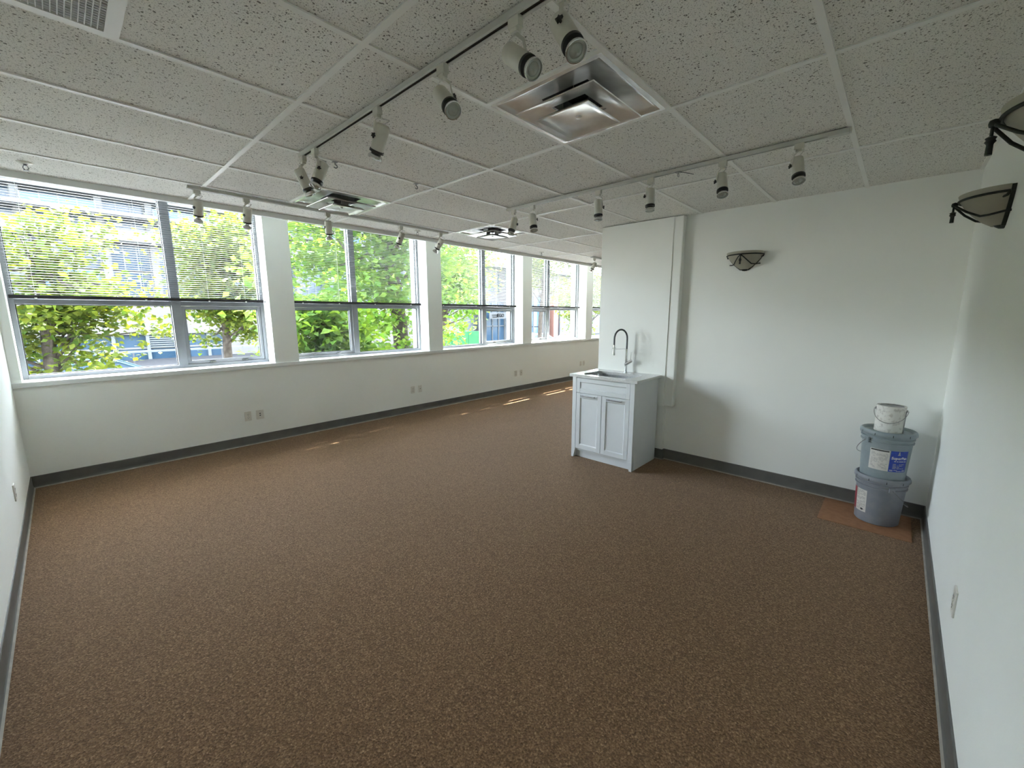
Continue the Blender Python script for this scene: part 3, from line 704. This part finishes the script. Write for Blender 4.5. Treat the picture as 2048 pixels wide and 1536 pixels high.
gr = thing('return_grille', 'egg-crate return air grille in a white frame beside the side wall', 'air vent', (-T*1.5, T/2, H))
g = T/2 - hw
fr = MB(); 
for (x0, x1, y0, y1) in ((-g,g,-g,-g+0.016),(-g,g,g-0.016,g),(-g,-g+0.016,-g+0.016,g-0.016),(g-0.016,g,-g+0.016,g-0.016)): fr.box(x0, x1, y0, y1, -0.002, 0.012)
fr.build('frame', M_tee, gr)
gm = g-0.016; ns = 36; st_ = 2*gm/ns
mx_ = MB().box(-0.0013, 0.0013, -gm, gm, 0, 0.014).mesh('grid_blade'); my_ = MB().box(-gm, gm, -0.0013, 0.0013, 0.0003, 0.0137).mesh('grid_blade')
for i in range(1, ns):
    link('grid_blade', mx_, M_grille, gr, loc=(-gm+i*st_, 0, 0)); link('grid_blade', my_, M_grille, gr, loc=(0, -gm+i*st_, 0))
MB().box(-g, g, -g, g, 0.10, 0.12).build('plenum_void', M_void, gr)

def sprinkler(label, x, y):
    o = thing('sprinkler_head', label, 'sprinkler', (x, y, H+0.007), 0, 'ceiling sprinkler heads')
    MB().lathe([(0.012,-0.012),(0.030,-0.008),(0.038,-0.001),(0.038,0.0)], 20).build('escutcheon', M_plate, o, smooth=50)
    MB().cyl((0,0,0),(0,0,-0.022),0.010,0.008,n=12).build('body', M_wire, o)
    f = MB()
    for s in (-1, 1): f.tube([(s*0.008,0,-0.02),(s*0.013,0,-0.034),(s*0.004,0,-0.048)], 0.0025, 6)
    f.build('yoke', M_wire, o)
    MB().cyl((0,0,-0.048),(0,0,-0.051),0.014,n=14).build('deflector', M_wire, o)
sprinkler('chrome sprinkler head near the side wall by the first window', -0.888, 2.68)
sprinkler('chrome sprinkler head at the end of the track along the windows', 2.093, 2.713)
sprinkler('chrome sprinkler head beyond the far diffuser, by the fourth window', 4.376, 2.705)
for (x, y, t) in ((0.447, 2*T, 'white ceiling hook close to the end of the long track'), (1.053, 2*T, 'white ceiling hook out in the tile row past the long track')):
    o = thing('ceiling_hook', t, 'hook', (x, y, H), 0, 'hooks clipped to the ceiling grid')
    MB().box(-0.014, 0.014, -0.013, 0.013, -0.003, 0).build('clip', M_alu, o)
    MB().tube([(0,0,-0.003),(0.001,0,-0.012),(0.012,0,-0.018),(0.014,0,-0.029),(0.004,0,-0.036),(-0.008,0,-0.031)], 0.0036, 8).build('hook', M_alu, o, smooth=60)

# ------------------------------------------------------------------ sconces
def sconce(label, loc, rz):
    """local: x along the wall, y out of the wall, z up; origin on the wall at rim-band height"""
    o = thing('wall_sconce', label, 'wall lamp', loc, rz, 'half-bowl wall sconces')
    D, Wd = 0.165, 0.158; sy = (D-0.0145)/Wd
    prof = [(0.030,-0.118),(0.060,-0.098),(0.098,-0.062),(0.128,-0.025),(0.146,0.005),(0.154,0.030),(0.150,0.032),(0.140,0.005),(0.122,-0.025),(0.092,-0.060),(0.055,-0.094),(0.030,-0.112)]
    MB().lathe(prof, 32, 0, math.pi, sy, o=(0, 0.0145, 0)).build('glass_bowl', M_bowl, o, smooth=50)
    rim = [((Wd-0.008)*math.cos(t)*1.0, (Wd-0.008)*math.sin(t)*sy + 0.0155, 0.004) for t in [math.pi*i/28 for i in range(29)]]
    band = MB().tube(rim, 0.0055, 8)
    for s in (-1, 1): band.tube([(s*(Wd-0.008), 0.016, 0.004), (s*(Wd-0.012), 0.022, -0.012), (s*(Wd-0.032), 0.032, -0.014)], 0.0055, 8)
    band.build('iron_band', M_iron, o, smooth=60)
    bp_ = MB().prism([(-0.152,0.030),(-0.146,0.005),(-0.130,-0.027),(-0.102,-0.064),(-0.062,-0.102),(-0.036,-0.124),(0.036,-0.124),(0.062,-0.102),(0.102,-0.064),(0.130,-0.027),(0.146,0.005),(0.152,0.030)], -0.0, 0.014)
    bp_.v = [(x, z, y) for x, y, z in bp_.v]; bp_.f = [tuple(reversed(f)) for f in bp_.f]
    bp_.build('back_plate', M_iron, o)
    nd = Vector((0, D+0.004, -0.004))
    MB().lathe([(0.0,0.012),(0.010,0.008),(0.012,0.0),(0.010,-0.008),(0.0,-0.012)], 12, o=tuple(nd)).build('node', M_iron, o, smooth=50)
    for s in (-1, 1):
        ar = [nd, nd + Vector((s*0.018,-0.006,-0.012)), Vector((s*0.048, 0.128, -0.050)), Vector((s*0.072, 0.086, -0.078)), Vector((s*0.100, 0.062, -0.080)), Vector((s*0.122, 0.022, -0.074)), Vector((s*0.120, 0.0, -0.072))]
        MB().tube(ar, 0.0048, 8).build('scroll_arm', M_iron, o, smooth=60)
    MB().cyl(nd+Vector((0,0.002,-0.008)), nd+Vector((0,0.002,-0.034)), 0.004, n=8).lathe([(0.006,-0.032),(0.012,-0.036),(0.009,-0.041),(0.012,-0.046),(0.008,-0.051),(0.007,-0.054),(0.0075,-0.080),(0.0,-0.081)], 12, o=(nd.x, nd.y+0.002, nd.z)).build('tassel', M_iron, o, smooth=50)
    MB().lathe([(0.0,-0.132),(0.018,-0.130),(0.030,-0.122),(0.036,-0.112),(0.0,-0.110)], 16, 0, math.pi, 1.0).build('bottom_cap', M_iron, o, smooth=50)
sconce('half-bowl wall sconce in black iron on the sink wall', (XS, -0.415, 2.085), R(90))
sconce('half-bowl wall sconce in black iron nearer the paint buckets on the side wall', (2.10, YR, 2.075), 0)
sconce('half-bowl wall sconce in black iron farther from the paint buckets on the side wall', (0.93, YR, 2.075), 0)

# ------------------------------------------------------------------ buckets, paint can, cardboard
cbp = thing('cardboard_sheet', 'brown cardboard sheet on the carpet under the buckets', 'cardboard', (3.19, -1.475, 0))
MB().box(-0.235, 0.25, -0.27, 0.265, 0.0005, 0.005).build('sheet', M_card, cbp)
def wrap(mb, r_at, z0, a_mid):
    """bend flat x,y,(z=thickness) artwork on to the pail: x -> angle, y -> height"""
    vs = []
    for x, y, t in mb.v:
        z = z0 + y; r = r_at(z) + 0.0006 + t; a = a_mid + x/r_at(z); vs.append((r*math.cos(a), r*math.sin(a), z))
    mb.v = vs; return mb
def patch(w, h, t=0.0004, n=10):
    mb = MB()
    for i in range(n+1):
        x = -w/2 + w*i/n; mb.v += [(x, -h/2, t), (x, h/2, t)]
    for i in range(n): mb.f.append((2*i, 2*i+2, 2*i+3, 2*i+1))
    return mb
def lines(w, h, rows, seed, t=0.0008):
    rnd = random.Random(seed); mb = MB(); dy = h/rows
    for k in range(rows):
        y = h/2 - dy*(k+0.5); x = -w/2
        while x < w/2 - 0.006:
            l = min(rnd.uniform(0.008, 0.03), w/2-x); 
            if rnd.random() < 0.8: 
                m2 = 3
                for i in range(m2): mb.quad((x+l*i/m2, y-dy*0.2, t), (x+l*(i+1)/m2, y-dy*0.2, t), (x+l*(i+1)/m2, y+dy*0.2, t), (x+l*i/m2, y+dy*0.2, t))
            x += l + 0.004
    return mb
def pail(label, loc, m, handle_a, z_h, rot):
    o = thing('plastic_bucket', label, 'bucket', loc, rot, 'stacked five gallon buckets')
    RB, RT, HH = 0.130, 0.147, 0.345
    rr = lambda z: RB + (RT-RB)*z/HH
    pr = [(0.0,0.004),(RB-0.012,0.004),(RB-0.006,0.0),(RB,0.006)]
    for z in (0.265, 0.268): pr.append((rr(z) + (0.0 if z < 0.267 else 0.008), z))
    for z in (0.276, 0.279, 0.292, 0.295, 0.303, 0.306, 0.318, 0.320): 
        big = z in (0.276, 0.295, 0.303, 0.320)
        pr.append((rr(z) + (0.008 if z in (0.276, 0.295, 0.303) else 0.0), z))
    pr.append((rr(0.335), 0.335))
    MB().lathe(pr, 48).build('pail_body', m, o, smooth=30)
    lid = [(RT+0.001,0.318),(RT+0.012,0.318),(RT+0.015,0.324),(RT+0.015,0.338),(RT+0.011,0.348),(RT+0.004,0.352),(RT-0.004,0.350),(RT-0.010,0.342),(RT-0.014,0.335),(0.10,0.334),(0.0,0.334)]
    l = MB().lathe(lid, 48).build('lid', m, o, smooth=40)
    tb = MB()
    for i in range(10):
        a = 2*math.pi*(i+0.3)/10; c, s = math.cos(a), math.sin(a); r = RT+0.0152
        tb.box(-0.002, 0.002, -0.0016, 0.0004, 0, 0.016)
        for q in range(8):
            x, y, z = tb.v[-8+q]; tb.v[-8+q] = (c*(r+y) - s*x, s*(r+y) + c*x, z+0.322)
    tb.build('tear_slits', M_black, l)
    for k in (0, 1):
        a = handle_a + math.pi*k; c, s = math.cos(a), math.sin(a); r = rr(0.28)+0.006
        e_ = MB().box(-0.018, 0.018, -0.002, 0.012, 0.262, 0.300)
        e_.v = [(c*(r+y) - s*x, s*(r+y) + c*x, z) for x, y, z in e_.v]
        e_.build('handle_ear', m, o, bevel=0.003)
    pts = []; rb = rr(0.28) + 0.020
    for i in range(25):
        t = math.pi*i/24; sw = math.sin(t)
        x, y, z = rb*math.cos(t), (rb-0.002)*sw + 0.004*sw, 0.281 - 0.150*sw
        y = max(y, 0) ; pts.append((math.cos(handle_a)*x - math.sin(handle_a)*y, math.sin(handle_a)*x + math.cos(handle_a)*y, z))
    MB().tube(pts, 0.0022, 6).build('bail', M_wire, o, smooth=60)
    return o, rr
BXY = (3.225, -1.545)
toc = math.atan2(-1.52-BXY[1], -0.86-BXY[0])       # direction to the camera corner
o1, rr1 = pail('lower lavender-grey bucket with white side label standing on the cardboard', (*BXY, 0.005), M_pail2, toc + R(25), 0.28, 0)
wrap(patch(0.085, 0.165), rr1, 0.155, toc - R(46)).build('label_sheet', M_lwhite, o1)
wrap(lines(0.07, 0.145, 16, 3), rr1, 0.158, toc - R(46)).build('fine_print', M_lprint, o1)
wrap(patch(0.05, 0.165), rr1, 0.155, toc - R(75)).build('label_sheet', M_lred, o1)
wrap(patch(0.018, 0.014, 0.001, 2), rr1, 0.09, toc - R(40)).build('label_mark', M_dark, o1)
PZ = 1.045
ZB2 = 0.005 + 0.3350*PZ
o2, rr2 = pail('upper grey-green bucket with blue and white label', (BXY[0]-0.005, BXY[1]+0.003, ZB2), M_pail, toc + R(135), 0.28, 0)
AW, AB = toc - R(12), toc + R(36)
wrap(patch(0.115, 0.150), rr2, 0.152, AW).build('label_sheet', M_lwhite, o2)
wrap(patch(0.105, 0.010, 0.0009), rr2, 0.219, AW).build('label_mark', M_dark, o2)
wrap(lines(0.095, 0.115, 14, 5), rr2, 0.146, AW).build('fine_print', M_lprint, o2)
wrap(patch(0.112, 0.150), rr2, 0.152, AB).build('label_sheet', M_lblue, o2)
def subdiv_text(txt, size):
    return text_mb(txt, size, 0.0003)
tx = subdiv_text('SuperPan', 0.026); tx.v = [(x, y, z+0.0011) for x, y, z in tx.v]
wrap(tx, rr2, 0.176, AB).build('lettering', M_lwhite, o2)
wrap(lines(0.095, 0.012, 1, 8, 0.001), rr2, 0.154, AB).build('fine_print', M_lwhite, o2)
wrap(lines(0.07, 0.040, 4, 9, 0.001), rr2, 0.118, AB).build('fine_print', M_lprint, o2)
wrap(lines(0.10, 0.012, 2, 10, 0.001), rr2, 0.087, AB).build('fine_print', M_lwhite, o2)
kg = MB(); 
for i in range(3): kg.add([(-0.010+0.003*i, 0.009*i-0.008, 0.0011), (0.010-0.003*i, 0.009*i-0.008, 0.0011), (0.0, 0.009*i+0.006, 0.0011)], [(0,1,2)])
wrap(kg, rr2, 0.206, AB - R(3)).build('label_mark', M_lprint, o2)

o1.scale = (1, 1, PZ); o2.scale = (1, 1, PZ)
ZC = ZB2 + 0.3350*PZ
pc = thing('paint_can', 'small white paint can with wire bail standing on the stacked buckets', 'paint can', (BXY[0]+0.012, BXY[1]+0.004, ZC))
rc = 0.083
MB().lathe([(0.0,0.002),(rc-0.002,0.002),(rc+0.0015,0.0),(rc+0.0015,0.004),(rc,0.006),(rc,0.186),(rc+0.002,0.188),(rc+0.002,0.192),(rc-0.004,0.193),(rc-0.006,0.188),(rc-0.014,0.186)], 40).build('can_body', M_can, pc, smooth=35)
MB().lathe([(rc-0.012,0.188),(rc-0.016,0.192),(rc-0.02,0.186),(0.03,0.184),(0.0,0.184)], 36).build('lid', M_wire, pc, smooth=40)
ha = toc + R(84)
ears = MB()
for k in (0, 1):
    a = ha + math.pi*k; ears.cyl((math.cos(a)*rc, math.sin(a)*rc, 0.160), (math.cos(a)*(rc+0.008), math.sin(a)*(rc+0.008), 0.160), 0.011, 0.008, n=12)
ears.build('ears', M_wire, pc)
pts = []
for i in range(25):
    t = math.pi*i/24; x = (rc+0.012)*math.cos(t); y = -(rc+0.012)*math.sin(t); z = 0.160 - 0.088*math.sin(t)
    pts.append((math.cos(ha)*x + math.sin(ha)*y*-1, math.sin(ha)*x - math.cos(ha)*y*-1, z))
MB().tube(pts, 0.0018, 6).build('bail', M_wire, pc, smooth=60)
stk = MB().cyl((math.cos(toc+R(62))*(rc+0.006), math.sin(toc+R(62))*(rc+0.006), 0.003), (math.cos(toc+R(66))*(rc+0.007), math.sin(toc+R(66))*(rc+0.007), 0.165), 0.0028, n=8)
stk.build('seam_wire', M_wire, pc)

# ------------------------------------------------------------------ outdoors
ZG = -1.35
struct(MB().box(-40, 90, 12.2, 120, ZG-0.2, ZG).build('street', M_asph))
struct(MB().box(-40, 90, 4.61, 12.2, ZG-0.2, ZG+0.12).build('pavement', M_walk2))
struct(MB().box(-40, 90, 22.0, 33.9, ZG-0.02, ZG+0.12).build('far_pavement', M_walk))

bd = thing('office_building', 'pale office building with long white balcony bands across the street', 'building', (3, 34, ZG))
def Bm(): return MB()
def bb(mb, name, m): 
    mb.v = [(x-3, y-34, z-ZG) for x, y, z in mb.v]; return mb.build(name, m, bd)
BX0, BX1 = -18.5, 24.0
bb(Bm().box(BX0, BX1, 36.0, 48, ZG, 8.7), 'core_wall', M_conc)
bb(Bm().box(BX0, BX1, 34.4, 48, 8.70, 8.90), 'roof_slab', M_conc)
bb(Bm().box(BX0, BX1, 34.2, 36.2, 7.60, 7.80), 'balcony_slab', M_conc)
bb(Bm().box(BX0, BX1, 34.0, 34.25, 6.12, 6.76), 'parapet', M_conc)
bb(Bm().box(BX0, BX1, 34.2, 36.2, 6.05, 6.20), 'balcony_slab', M_conc)
bb(Bm().box(BX0, BX1, 34.6, 36.2, 0.34, 2.75), 'beige_wall', M_beige)
bb(Bm().box(BX0, BX1, 34.58, 34.62, 1.52, 1.56), 'wall_joint', M_fmetal)
kx = [-1.7 + 5.6*k for k in range(-3, 5)]
cols = sorted([x for x in kx] + [x + 3.28 for x in kx])
cols = [c for c in cols if BX0 < c < BX1]
for c in cols:
    bb(Bm().box(c-0.17, c+0.17, 34.9, 36.1, 7.8, 8.7), 'column', M_conc)
    bb(Bm().box(c-0.17, c+0.17, 35.4, 36.1, 6.2, 7.6), 'column', M_conc)
    bb(Bm().box(c-0.20, c+0.20, 34.8, 36.1, 2.75, 6.05), 'column', M_conc)
def unit(x0, x1, z0, z1, y, n, m):
    f = Bm(); w = (x1-x0)/n
    bars(f, x0, x1, z0, z1, 0.06, y-0.06, y+0.06)
    for i in range(1, n): f.box(x0+w*i-0.03, x0+w*i+0.03, y-0.06, y+0.06, z0+0.06, z1-0.06)
    bb(f, 'window_frame', M_fmetal)
    for i in range(n): bb(Bm().box(x0+w*i+0.03, x0+w*(i+1)-0.03, y-0.01, y+0.01, z0+0.06, z1-0.06), 'pane', m)
rnd = random.Random(4)
for i in range(len(cols)-1):
    a, b2 = cols[i]+0.17, cols[i+1]-0.17; wide = b2-a > 2.6
    if b2-a < 0.5: continue
    unit(a, b2, 7.82, 8.68, 35.6, 4 if wide else 3, M_fglass)
    unit(a, b2, 6.25, 7.58, 35.9, 3, M_fglass)
    unit(a+0.03, b2-0.03, 4.4, 6.0, 35.3, 3, M_fglass)
    unit(a+0.03, b2-0.03, 2.80, 4.35, 35.3, 3, M_fblue if i % 4 == 2 else M_fglass)
    if wide:
        for k in range(4):
            w = (b2-a)/4; bb(Bm().box(a+w*k+0.03, a+w*(k+1)-0.03, 34.5, 34.53, 7.82, 8.22), 'balcony_panel', M_fblue)
        r_ = Bm().box(a, b2, 34.48, 34.54, 8.24, 8.29)
        for k in range(5): r_.box(a+(b2-a)*k/4-0.02, a+(b2-a)*k/4+0.02, 34.48, 34.54, 7.8, 8.24)
        bb(r_, 'balcony_rail', M_fmetal)
x = BX0
k = 0
while x < 7.2:
    if k % 5 == 3:
        lv = Bm()
        for q in range(6): lv.box(x+0.1, x+1.5, 34.8, 34.95, -0.55+q*0.14, -0.48+q*0.14)
        bb(lv, 'louvre', M_fmetal)
        bb(Bm().box(x+0.1, x+1.5, 35.0, 35.1, ZG, 0.3), 'pane', M_fdark)
    else: bb(Bm().box(x+0.09, x+1.56, 35.0, 35.1, -0.50, 0.30), 'pane', M_fdark); bb(Bm().box(x+0.09, x+1.56, 35.0, 35.1, ZG, -0.62), 'pane', M_fdark)
    bb(Bm().box(x-0.09, x+0.09, 34.8, 35.2, ZG, 0.34), 'mullion', M_fmetal)
    bb(Bm().box(x+0.09, x+1.56, 34.95, 35.15, -0.62, -0.50), 'transom', M_beige)
    x += 1.65; k += 1
bb(Bm().box(7.4, BX1, 34.7, 36.2, ZG, 0.34), 'beige_wall', M_beige)

# far building past the trees, with an entrance, blue glazing and a brick pier
fb = thing('corner_building', 'low building with white entrance sign, blue glazing and brick pier behind parked cars', 'building', (36, 30, ZG))
def fbb(mb, name, m):
    mb.v = [(x-36, y-30, z-ZG) for x, y, z in mb.v]; return mb.build(name, m, fb)
fbb(MB().box(26, 58, 32.0, 42, ZG, 6.6), 'wall', M_conc)
fbb(MB().box(26, 58, 30.6, 42, 6.6, 7.0), 'roof', M_conc)
for i in range(4):
    x = 29.2 + i*0.95
    fbb(MB().box(x+0.05, x+0.90, 31.1, 31.15, ZG, 2.9), 'pane', M_fdark)
    fbb(MB().box(x-0.05, x+0.05, 31.0, 31.2, ZG, 2.9), 'mullion', M_signw)
fbb(MB().box(29.1, 33.1, 31.0, 31.2, 0.3, 0.4), 'transom', M_signw)
sg = fbb(MB().box(29.6, 32.4, 29.9, 30.0, 1.14, 1.82), 'sign_board', M_signw)
tm = text_mb('EGO', 0.50, 0.01); tm.v = [(x+31.25, 29.88+z*0.5, y+1.47) for x, y, z in tm.v]; fbb(tm, 'lettering', M_ink)
lg = MB().box(29.95, 30.75, 29.86, 29.9, 1.50, 1.56).box(30.0, 30.75, 29.86, 29.9, 1.30, 1.36).box(30.68, 30.76, 29.86, 29.9, 1.30, 1.62); fbb(lg, 'sign_mark', M_ink)
fbb(MB().box(33.1, 34.0, 30.4, 32, ZG, 6.6), 'pier', M_conc)
for i in range(14):
    x = 26.6 + i*2.1
    fbb(MB().box(x, x+1.5, 31.93, 32.0, 4.0, 6.0), 'upper_window', M_fglass)
M_bglass = mat('blue_glazing', (0.03, 0.06, 0.11), 0.15, spec=0.3, noise=(0.4, (0.045, 0.08, 0.14), 0.4, 0.6))
for i in range(4):
    x = 34.0 + i*1.62
    for z0, z1 in ((ZG, 0.1), (0.2, 1.9), (2.0, 3.6)): fbb(MB().box(x+0.05, x+1.57, 30.4, 30.45, z0, z1), 'pane', M_bglass)
    fbb(MB().box(x-0.05, x+0.05, 30.3, 30.5, ZG, 3.7), 'mullion', M_fmetal)
tm = text_mb('SCHOLO', 0.50, 0.01); tm.v = [(x+35.6, 30.28+z*0.5, y+0.85) for x, y, z in tm.v]; fbb(tm, 'lettering', M_signw)
fbb(MB().box(40.6, 41.5, 29.9, 31, ZG, 3.8), 'brick_pier', M_brick)
fbb(MB().box(41.9, 43.6, 29.9, 31, ZG, 3.8), 'pier', M_conc)
fbb(MB().box(38.9, 39.4, 29.6, 31, ZG, 3.8), 'pier', M_signw)

ho = thing('site_hoarding', 'green site hoarding across the street below the leafy branch', 'hoarding', (14.8, 17, ZG))
for i in range(4): MB().box(-3.2+i*1.25, -3.2+i*1.25+1.23, -0.02, 0.02, 0, 1.95).build('panel', M_green, ho)
for i in range(5): MB().box(-3.24+i*1.25, -3.16+i*1.25, 0.02, 0.10, 0, 1.98).build('post', M_fmetal, ho)

gd = thing('guard_rail', 'metal guard rail with thin posts in front of the pale building', 'railing', (2, 21, ZG))
MB().box(-7, 5, -0.04, 0.04, 1.42, 1.50).build('top_rail', M_fmetal, gd)
for i in range(9): MB().box(-7+1.5*i-0.025, -7+1.5*i+0.025, -0.025, 0.025, 0.0, 1.42).build('post', M_rail, gd)

def car(label, loc, rz, paint):
    o = thing('parked_car', label, 'car', loc, rz, 'parked cars across the street')
    sec = [(-2.2,0.45),(-2.22,0.75),(-2.1,0.92),(-1.2,1.0),(1.1,1.0),(2.0,0.86),(2.2,0.70),(2.2,0.42)]
    def loft(profile, half, name, m, inset=0.0, parent=o):
        n = len(profile); vs = []
        for y, k in ((-half, 0), (-half*0.9, 1), (half*0.9, 1), (half, 0)):
            for x, z in profile: vs.append((x, y, z))
        fs = []
        for r in range(3):
            for i in range(n): fs.append((r*n+i, r*n+(i+1) % n, (r+1)*n+(i+1) % n, (r+1)*n+i))
        fs += [tuple(range(n)), tuple(reversed(range(3*n, 4*n)))]
        return MB().add(vs, fs).build(name, m, parent, smooth=30)
    body = [(-2.2,0.35)] + sec + [(2.15,0.30)]
    loft(body, 0.88, 'body', paint)
    roof = [(-1.75,1.0),(-1.15,1.40),(-0.5,1.50),(0.25,1.46),(1.15,1.0)]
    n = len(roof); vs = [(x, -0.80 + (z-1.0)*0.32, z) for x, z in roof] + [(x, 0.80 - (z-1.0)*0.32, z) for x, z in roof]
    fs = [(i, i+1, n+i+1, n+i) for i in range(n-1)] + [tuple(reversed(range(n))), tuple(range(n, 2*n)), (n-1, 0, n, 2*n-1)]
    MB().add(vs, fs).build('greenhouse', M_fdark, o)
    rf = MB()
    for s in (-1, 1): rf.tube([(x, s*(0.80-(z-1.0)*0.32), z+0.005) for x, z in roof], 0.03, 6)
    rf.add([(x, s*(0.80-(z-1.0)*0.32), z+0.015) for s in (-1, 1) for x, z in roof[1:4]], [(0,1,4,3),(1,2,5,4)])
    rf.build('roof_frame', paint, o, smooth=40)
    for x in (-1.35, 1.35):
        for s in (-1, 1): 
            w_ = MB().cyl((x, s*0.70, 0.32), (x, s*0.90, 0.32), 0.32, n=20).build('wheel', M_tyre, o, smooth=40)
            MB().cyl((x, s*0.895, 0.32), (x, s*0.91, 0.32), 0.2, n=16).build('hub', M_carsv, w_)
    return o
car('dark blue parked car behind the guard rail posts', (0.0, 17.0, ZG), 0, M_cardk)
car('silver parked car in front of the blue glazed building', (24.2, 19.0, ZG), 0, M_carsv)
car('white parked car next to the silver one', (29.6, 19.0, ZG), 0, M_carwh)

# ---- trees
def tree(label, loc, crown_c, crown_r, n_leaf, leaf, clumps, sig, m, seed, trunk_r, lean=(0,0), top=0.6, shade_lobes=(), group='street trees outside the windows'):
    """loc: foot of the trunk; crown centre and radii in world metres"""
    rng = np.random.default_rng(seed); o = thing('street_tree', label, 'tree', loc, 0, group)
    L0 = np.array(loc); C = np.array(crown_c) - L0; Rr = np.array(crown_r)
    d = rng.normal(size=(clumps, 3)); d /= np.linalg.norm(d, axis=1)[:, None]
    cen = C + d * Rr * (rng.random((clumps, 1))**0.45)
    for (lc, lr, lk) in shade_lobes:
        d = rng.normal(size=(lk, 3)); d /= np.linalg.norm(d, axis=1)[:, None]
        cen = np.concatenate([cen, np.array(lc) - L0 + d*np.array(lr)*(rng.random((lk, 1))**0.45)]); clumps += lk
    idx = rng.integers(0, clumps, n_leaf)
    off = rng.normal(size=(n_leaf, 3)) * sig * np.array([1.15, 1.15, 0.6]); pos = cen[idx] + off
    # leaf: folded diamond, 5 points, drooping
    nrm = rng.normal(size=(n_leaf, 3)) * 0.55 + np.array([0, 0, 1.0]); nrm /= np.linalg.norm(nrm, axis=1)[:, None]
    t = rng.normal(size=(n_leaf, 3)); t[:, 2] -= 0.35; t -= nrm * np.sum(t*nrm, 1)[:, None]; t /= np.linalg.norm(t, axis=1)[:, None]
    b3 = np.cross(nrm, t); sz = leaf * rng.uniform(0.65, 1.2, (n_leaf, 1))
    P = np.stack([pos, pos + t*sz*0.45 + b3*sz*0.42 + nrm*sz*0.10, pos + t*sz*0.5, pos + t*sz*1.05 - nrm*sz*0.12, pos + t*sz*0.45 - b3*sz*0.42 + nrm*sz*0.10], 1).reshape(-1, 3)
    base = (np.arange(n_leaf)*5)[:, None, None]; tri = np.array([[0,1,2],[1,3,2],[2,3,4],[0,2,4]])[None]
    F = (base + tri).reshape(-1, 3)
    me = bpy.data.meshes.new('foliage'); me.from_pydata(P.tolist(), [], F.tolist()); me.update()
    fo = link('foliage', me, m, o); fo['kind'] = 'stuff'
    tp = C + np.array([lean[0], lean[1], Rr[2]*top])
    tr = [(0,0,0), tuple(np.array([C[0]*0.15, C[1]*0.15, C[2]*0.45])), tuple(np.array([C[0]*0.6, C[1]*0.6, C[2]*0.8])), tuple(C*0.5 + tp*0.5), tuple(tp)]
    MB().tube(tr, [trunk_r*1.15, trunk_r, trunk_r*0.85, trunk_r*0.5, trunk_r*0.2], 10).build('trunk', M_bark, o, smooth=60)
    ks = rng.permutation(clumps)[:min(clumps, 26)]
    for k in ks:
        e = cen[k]; s0 = np.array(tr[2])*(0.6+0.4*rng.random()) if e[2] < C[2] else np.array(tr[3])
        mid = s0*0.5 + e*0.5 + np.array([0, 0, -0.1])
        MB().tube([tuple(s0), tuple(mid), tuple(e)], [trunk_r*0.30, trunk_r*0.18, 0.006], 6).build('branch', M_bark, o)
    return o
tree('yellow-green street tree leaning in beside the window corner', (-1.1, 10.0, ZG), (-1.0, 10.0, 1.95), (1.8, 1.4, 1.6), 7000, 0.135, 75, 0.22, M_leafA, 1, 0.11)
tree('slender street tree with pale bark in front of the white building', (2.62, 14.0, ZG), (2.75, 14.0, 2.75), (1.4, 1.3, 2.2), 8500, 0.15, 80, 0.26, M_leafA, 2, 0.12)
tree('big street tree with a thick dark trunk close to the glass', (5.6, 8.6, ZG), (4.9, 8.5, 4.6), (3.7, 1.4, 4.9), 27000, 0.17, 230, 0.28, M_leafB, 3, 0.20, shade_lobes=[((2.2, 9.4, 10.0), (2.2, 1.3, 2.8), 60)])  # the extra high lobe is unseen, added to break up sun on the floor
tree('low bushy street tree with drooping leaves beside the thick trunk', (2.3, 6.2, ZG), (2.35, 6.2, 1.0), (1.05, 0.5, 1.15), 3800, 0.15, 50, 0.19, M_leafB, 13, 0.07)
tree('leafy street tree hanging over the green hoarding', (10.2, 12.9, ZG), (10.9, 12.9, 3.8), (2.0, 1.3, 3.2), 7500, 0.18, 80, 0.30, M_leafB, 5, 0.14)
tree('distant street tree above the silver car', (17.6, 13.5, ZG), (18.3, 13.5, 4.6), (2.2, 1.5, 2.0), 4200, 0.17, 50, 0.30, M_leafA, 6, 0.12)
tree('distant pale street tree past the brick pier', (24.0, 14.5, ZG), (24.0, 14.5, 2.6), (2.6, 1.6, 2.6), 5200, 0.18, 60, 0.32, M_leafA, 7, 0.12)
